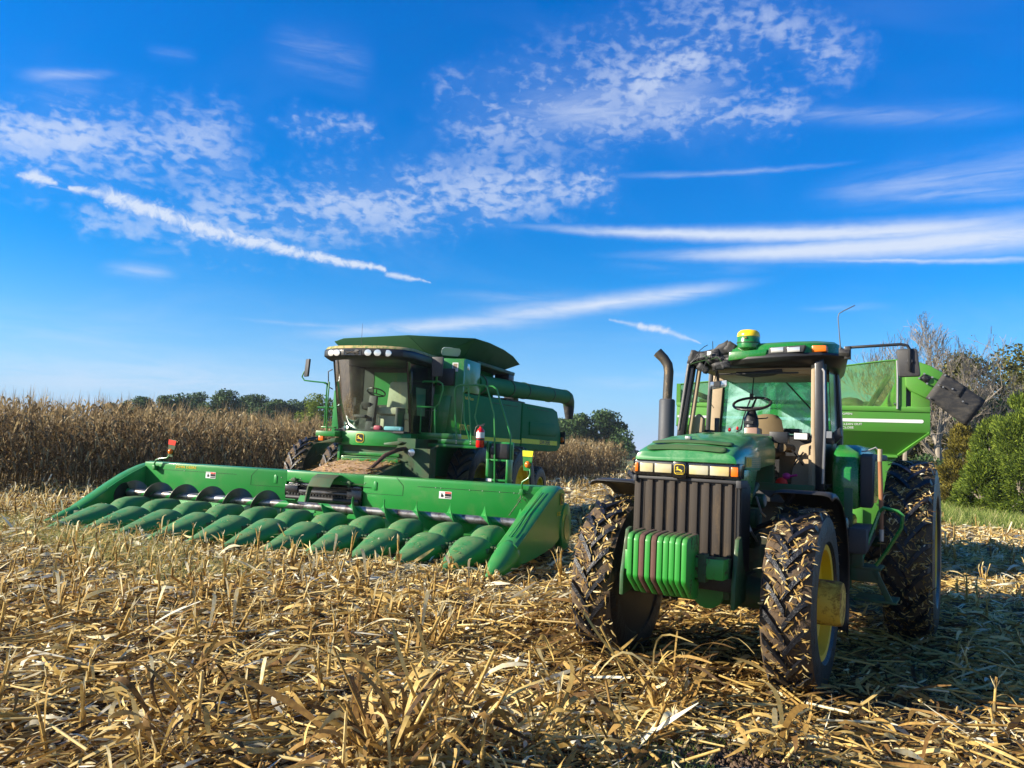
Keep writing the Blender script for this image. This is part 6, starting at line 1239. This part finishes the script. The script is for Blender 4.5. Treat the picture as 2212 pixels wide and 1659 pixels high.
    mb=MB(); mb.loft([[(-2.42+dx+x,y0,z) for x,y0 in ((.055,-w*.6),(.075,0),(.055,w*.6),(.0,w),(-.05,w*.7),(-.05,-w*.7),(.0,-w))] for z,w,dx in ((1.98,.16,.02),(2.05,.20,.01),(2.2,.195,.0),(2.33,.165,-.02),(2.38,.12,-.03),(2.395,.06,-.035))]); st=mb.build('seat_back',M_seat,T,bevel=0,ang=60); st.location=(0,-.02,0)
    mb=MB(); mb.loft([[(x,-.02+w*math.copysign(abs(math.cos(a))**.5,math.cos(a)),z+h*math.sin(a)) for a in [2*PI*i/16 for i in range(16)]] for x,w,z,h in ((-2.45,.2,1.92,.05),(-2.3,.25,1.92,.07),(-2.05,.255,1.92,.075),(-1.93,.24,1.91,.06),(-1.88,.2,1.90,.02))]); mb.build('seat_cushion',M_seat,T,ang=60)
    mb=MB()
    for i in range(7): mb.bx(-2.38+.01*i,-2.0-.01*i,-.20+.012*i,.16-.012*i,1.56+i*.045,1.59+i*.045)
    mb.build('seat_bellows',M_black,T)
    mb=MB(); mb.loft([[(x,.27+w*math.cos(a),1.99+.05*math.sin(a)) for a in [2*PI*i/12 for i in range(12)]] for x,w in ((-2.4,.05),(-2.3,.07),(-1.95,.07),(-1.88,.05))]); mb.bx(-2.3,-2.0,.22,.40,1.6,1.90); mb.build('armrest',M_seat,T,ang=60)
    mb=MB(); mb.bx(-2.3,-1.8,-.66,-.30,1.8,2.08); mb.bx(-1.75,-1.70,-.45,-.40,2.05,2.30); mb.bx(-1.9,-1.7,-.62,-.48,2.10,2.16); mb.tube([(-1.8,-.6,2.1),(-1.8,-.45,2.16),(-1.8,-.35,2.08)],.012,5); mb.bx(-2.9,-2.7,.1,.30,2.18,2.24); mb.build('side_console',M_black,T,bevel=.015)
    mb=MB(); mb.sph((-1.8,-.30,2.17),(.02,.02,.025),8,6); mb.sph((-1.8,-.21,2.19),(.016,.016,.022),8,6); mb.build('lever_knobs',M_red,T)
    # cab front work lamps on the near pillar
    mb=MB(); mb.prism([(.47,2.065),(.62,2.068),(.635,2.12),(.63,2.15),(.48,2.15)],0,-1.56,-1.47); wl=mb.build('work_lamp',M_black,T,bevel=.008); mb=MB(); mb.bx(-1.47,-1.462,.485,.615,2.078,2.14); mb.build('lamp_lens',M_lampstripe,wl)
    mb=MB(); mb.bx(-1.56,-1.44,.23,.42,2.03,2.15); mb.cyl((-1.5,.32,1.96),(-1.5,.32,2.05),.015,n=8); mb.build('work_lamp',M_black,T,bevel=.02)
    mb=MB(); mb.bx(-1.60,-1.56,-.62,.66,2.105,2.125); mb.build('dash_rail',M_greyblk,T)
    # ---- exhaust
    mb=MB(); mb.tube([(-1.15,-.83,1.6),(-1.15,-.83,2.455),(-1.15,-.83,2.47)],[.088,.088,.075],24); ex=mb.build('muffler',M_muff,T,ang=50)
    mb=MB(); mb.tube([(-1.15,-.83,2.45),(-1.15,-.82,2.78),(-1.15,-.835,2.86),(-1.14,-.88,2.93),(-1.12,-.95,3.0)],[.052,.054,.055,.055,.058],16,caps=False); mb.build('exhaust_pipe',M_pipe,ex,ang=60)
    mb=MB(); mb.sph((-1.123,-.93,2.975),(.05,.05,.03)); mb.build('soot_lining',M_black_decal,ex)
    # round red item on the cab floor
    M0=Matrix.Translation(TPp)@Matrix.Rotation(TR,4,'Z')
    mb=MB(); mb.lathe([(0,.003),(.0,.062),(.02,.062),(.03,.045),(.03,.003)],0,(0,0,0),24); o=mb.build('red_cap',mat('bright red plastic',Base_Color=(.75,.015,.005),Roughness=.5),None); o.matrix_world=M0@Matrix.Translation((-1.5,.357,1.60)); tag(o,'round bright red lid standing on the tractor cab floor by the door','lid')
    mb=MB(); mb.sph((0,0,0),(.035,.045,.035)); mb.tube([(0,.03,0),(0,.11,.015)],.014,6); o=mb.build('pink_cup',mat('magenta plastic',Base_Color=(.45,.01,.18),Roughness=.5),None,ang=60); o.matrix_world=M0@Matrix.Translation((-1.5,.405,1.68)); tag(o,'small magenta plastic bottle lying behind the red lid in the cab','bottle')
    # wooden handled hammer hooked beside the fender
    e=empty('hammer',None,0,'wooden handled tool hooked upright between the fender and the rear tyre','tool',matrix=M0@Matrix.Translation((-1.75,1.29,1.18)))
    mb=MB(); mb.tube([(0,.02,.0),(0,.01,.4),(0,0,.70)],[.020,.024,.020],10); mb.build('handle',M_wood,e); mb=MB(); mb.tube([(0,0,.70),(0,0,.83)],.023,10); mb.build('handle_wrap',M_beige,e)
    mb=MB(); mb.tube([(0,0,.80),(0,-.04,.845),(0,-.14,.80),(0,-.18,.80)],.009,6); mb.tube([(0,.02,.0),(0,.02,-.12)],.024,10); mb.build('hook',M_bolt,e)
    return T
tractor()
# ---------------------------------------------------------------- grain cart
def cart():
    gp,gr=pose(4.95,13.3,19)
    G=empty('grain_cart',gp,gr,'light green grain cart with white stripe, tinted front screen and folded auger behind the tractor','grain cart')
    L=4.3
    # front wall: lower band with stripe, upper sill
    mb=MB(); mb.bx(-.06,0,-2.10,1.96,2.40,2.735); fw=mb.build('front_band',M_cart,G,bevel=.008)
    mb=MB(); mb.prism([(-2.10,2.735),(1.96,2.735),(1.96,2.83),(1.62,2.83),(1.62,2.82),(-2.10,2.80)],0,-.08,.015); mb.build('sill_rail',M_cart,fw,bevel=.006)
    mb=MB(); mb.bx(.002,.006,-2.05,1.60,2.738,2.752); mb.build('sill_shadow_gap',M_black_decal,fw)
    mb=MB(); P=[(-2.08,2.535),(1.84,2.56),(1.86,2.575),(1.86,2.60),(1.84,2.617),(-2.08,2.575)]; mb.prism(P,0,.0,.004); mb.build('white_stripe',M_white,fw)
    text('gate_lettering','OPEN',.036,(.003,.64,2.663),(0,1,.03),(0,0,1),M_white,fw,wide=1.2); text('gate_lettering','CLEAN OUT',.036,(.003,.63,2.490),(0,1,.03),(0,0,1),M_white,fw,wide=1.15); text('gate_lettering','CLOSE',.036,(.003,.64,2.432),(0,1,.03),(0,0,1),M_white,fw,wide=1.2)
    # hopper slopes below the band
    mb=MB(); mb.loft([[(0,-2.10,2.40),(0,1.96,2.40),(-L,1.96,2.40),(-L,-2.10,2.40)],[(-.35,-1.65,2.02),(-.35,1.52,2.02),(-L+.35,1.52,2.02),(-L+.35,-1.65,2.02)],[(-1.3,-.7,1.2),(-1.3,.8,1.2),(-L+1.3,.8,1.2),(-L+1.3,-.7,1.2)]],caps=False); mb.build('hopper_bottom',M_cart,G,bevel=.0)
    mb=MB(); mb.tube([(.0,1.95,2.41),(-.30,1.53,2.03)],.025,4); mb.tube([(0,-2.09,2.41),(-.30,-1.65,2.03)],.025,4); mb.bx(-.40,-.30,-1.65,1.52,1.99,2.035); mb.build('hopper_ribs',M_cart,G)
    # side and rear walls, upper parts
    mb=MB(); mb.bx(-L,-.06,1.90,1.96,2.40,3.05); mb.bx(-L,-.06,-2.10,-2.04,2.40,3.05); mb.bx(-L,-L+.06,-2.10,1.96,2.40,3.12); mb.build('hopper_walls',M_cart,G,bevel=.005)
    mb=MB(); mb.slab([(-.1,-2.03,2.75),(-.1,-1.0,2.70),(-L+.1,-1.0,2.70),(-L+.1,-2.03,3.05)],.02); mb.slab([(-.1,1.89,2.95),(-.1,1.0,2.70),(-L+.1,1.0,2.70),(-L+.1,1.89,3.05)],.02); mb.bx(-L+.3,-.5,-1.2,1.2,2.66,2.70); mb.build('hopper_inside',paint('sunlit inner green',(.30,.40,.16),dust=(.4,.38,.2),amt=.4,rough=.7,coat=0),G)  # sunlit paleness of the hopper inside is put into this colour
    mb=MB(); mb.cyl((-L+.2,-2.1,3.14),(-L+.2,1.9,3.16),.045,n=10); mb.tube([(-.9,1.10,2.80),(-.6,1.42,3.40)],.05,5); mb.tube([(-.9,-1.2,2.8),(-.6,-1.9,3.05)],.05,5); mb.sph((-2.4,.95,3.02),(.15,.25,.13),10,6); mb.build('tarp_roll',M_dkgreen,G)
    # tinted screen with frame
    S=[(-.03,-2.04,2.80),(-.03,1.55,2.82),(-.03,1.55,3.60),(-.03,1.30,3.58),(-.03,.6,3.48),(-.03,-.4,3.34),(-.03,-1.5,3.19),(-.03,-2.04,3.13)]
    mb=MB(); mb.slab(S,.008); sc=mb.build('front_screen',M_poly,G)
    mb=MB()
    for a,b in zip(S[2:],S[3:]): mb.tube([a,b],.016,4)
    mb.bx(-.05,0,-2.11,-2.04,2.76,3.14); mb.bx(-.06,.0,1.44,1.50,2.82,3.60); mb.bx(-.06,.01,1.52,1.60,2.80,3.62); mb.build('screen_frame',M_cart,sc)
    mb=MB(); mb.tube([(.03,1.47,2.78),(.03,1.47,3.3),(.03,1.46,3.58)],.017,8); mb.cyl((.03,1.42,2.86),(.03,1.44,2.86),.02,n=8); mb.build('support_rod',M_steel,G)
    # corner post, black recess, auger head
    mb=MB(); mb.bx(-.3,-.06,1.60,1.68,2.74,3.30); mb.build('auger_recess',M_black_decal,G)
    mb=MB(); mb.prism([(1.68,2.83),(1.955,2.83),(1.955,2.98),(1.60,3.14),(1.60,3.30),(1.68,3.25)],0,-.25,-.0); mb.build('corner_panel',M_cart,G,bevel=.008)
    hd=[(1.58,3.30),(1.60,3.50),(1.68,3.56),(1.80,3.555),(1.95,3.50),(2.165,3.365),(2.03,3.14),(1.905,2.955),(1.78,3.02),(1.66,3.08),(1.59,3.16)]
    mb=MB(); mb.prism(hd,0,-.40,.05); ah=mb.build('auger_head',M_cart,G,bevel=.02)
    mb=MB(); c=(1.875,3.285); mb.prism([(c[0]-.10,c[1]),(c[0]-.02,c[1]+.08),(c[0]+.10,c[1]+.02),(c[0]+.02,c[1]-.09)],0,.05,.075); mb.lathe([(.05,.05),(.10,.045),(.105,.02)],0,(0,c[0],c[1]),16); br=mb.build('bearing_flange',M_black,ah,bevel=.004)
    mb=MB()
    for a,b in ((-.10,0),(-.02,.08),(.10,.02),(.02,-.09)): mb.cyl((.07,c[0]+a*.95,c[1]+b*.95),(.10,c[0]+a*.95,c[1]+b*.95),.016,n=6)
    mb.build('bolts',M_bolt,br)
    # folded auger tube behind the corner
    mb=MB(); mb.tube([(-.25,1.72,3.35),(-1.2,1.55,2.9),(-2.2,1.0,2.0)],.17,14); mb.build('auger_tube',M_cart,G)
    # rubber spout, folded open sheet, slightly buckled
    def P(u,v): # u along the fall, v across
        a=Vector((0,2.155,3.37)); b=Vector((0,1.90,2.955)); d=(Vector((0,2.73,2.945))-a)
        p=a+(b-a)*v+d*u+Vector((.05+.035*math.sin(v*PI)+.02*u*math.sin(3*v+1),.012*math.sin(u*5)*v,0)); return p
    mb=MB(); mb.loft([[P(u,v) for v in np.linspace(0,1,9)] for u in np.linspace(-.03,1,9)],closed=False); fp=mb.build('rubber_spout',M_flap,G,ang=60,solid=.012)
    mb=MB(); mb.loft([[P(u,v)+Vector((.014,0,0)) for v in np.linspace(-.01,.40,7)] for u in np.linspace(0,.52,9)],closed=False); mb.build('spout_patch',M_flap,fp,ang=60,solid=.008)
    mb=MB()
    for u,v in ((.02,.05),(.02,.45),(.02,.95),(.12,.42),(.30,.30),(.62,.45)): p=P(u,v)+Vector((.03,0,0)); mb.cyl(p,p+Vector((.02,0,0)),.013,n=8)
    mb.build('bolts',M_bolt,fp)
    # lower front leg / panel, undercarriage
    mb=MB(); mb.prism([(.45,2.02),(1.515,2.02),(1.50,1.86),(1.16,.60),(.70,.55),(.40,1.2)],0,-.45,-.38); mb.build('front_leg_panel',M_cart,G,bevel=.006)
    mb=MB(); mb.bx(-3.2,2.2,-.12,.12,.62,.85); mb.bx(-3.0,-.3,-1.0,-.8,.8,1.1); mb.bx(-3.0,-.3,.8,1.0,.8,1.1); mb.bx(-2.4,-2.1,-1.6,1.5,.75,.95); mb.bx(-.6,-.4,-1.0,1.0,.85,1.9); mb.bx(-3.8,-3.6,-1.0,1.0,.85,1.5); mb.build('frame',M_cart,G,bevel=.01)
    for s,y in ((1,1.30),(-1,-1.45)): wheel(G,-2.25,y,.85,.86,.60,.42,s,'wheel',nl=20,seed=20+s,straw=0)
    mb=MB(); mb.tube([(2.2,0,.74),(3.1,-.2,.72)],.05,8); mb.build('drawbar',M_dkgreen,G)
cart()
# ---------------------------------------------------------------- light haze in the air
def haze():
    mb=MB(); mb.bx(-1600,1600,-70,2300,-1.5,22); m=bpy.data.materials.new('thin air haze'); m.use_nodes=True; nt=m.node_tree; nt.nodes.clear(); o=nt.nodes.new('ShaderNodeOutputMaterial'); v=nt.nodes.new('ShaderNodeVolumePrincipled'); v.inputs['Color'].default_value=(.75,.85,1,1); v.inputs['Density'].default_value=.00024; v.inputs['Anisotropy'].default_value=.0; nt.links.new(v.outputs[0],o.inputs['Volume'])
    tag(mb.build('haze',m),'thin bluish morning haze over the field','haze',kind='stuff')
haze()
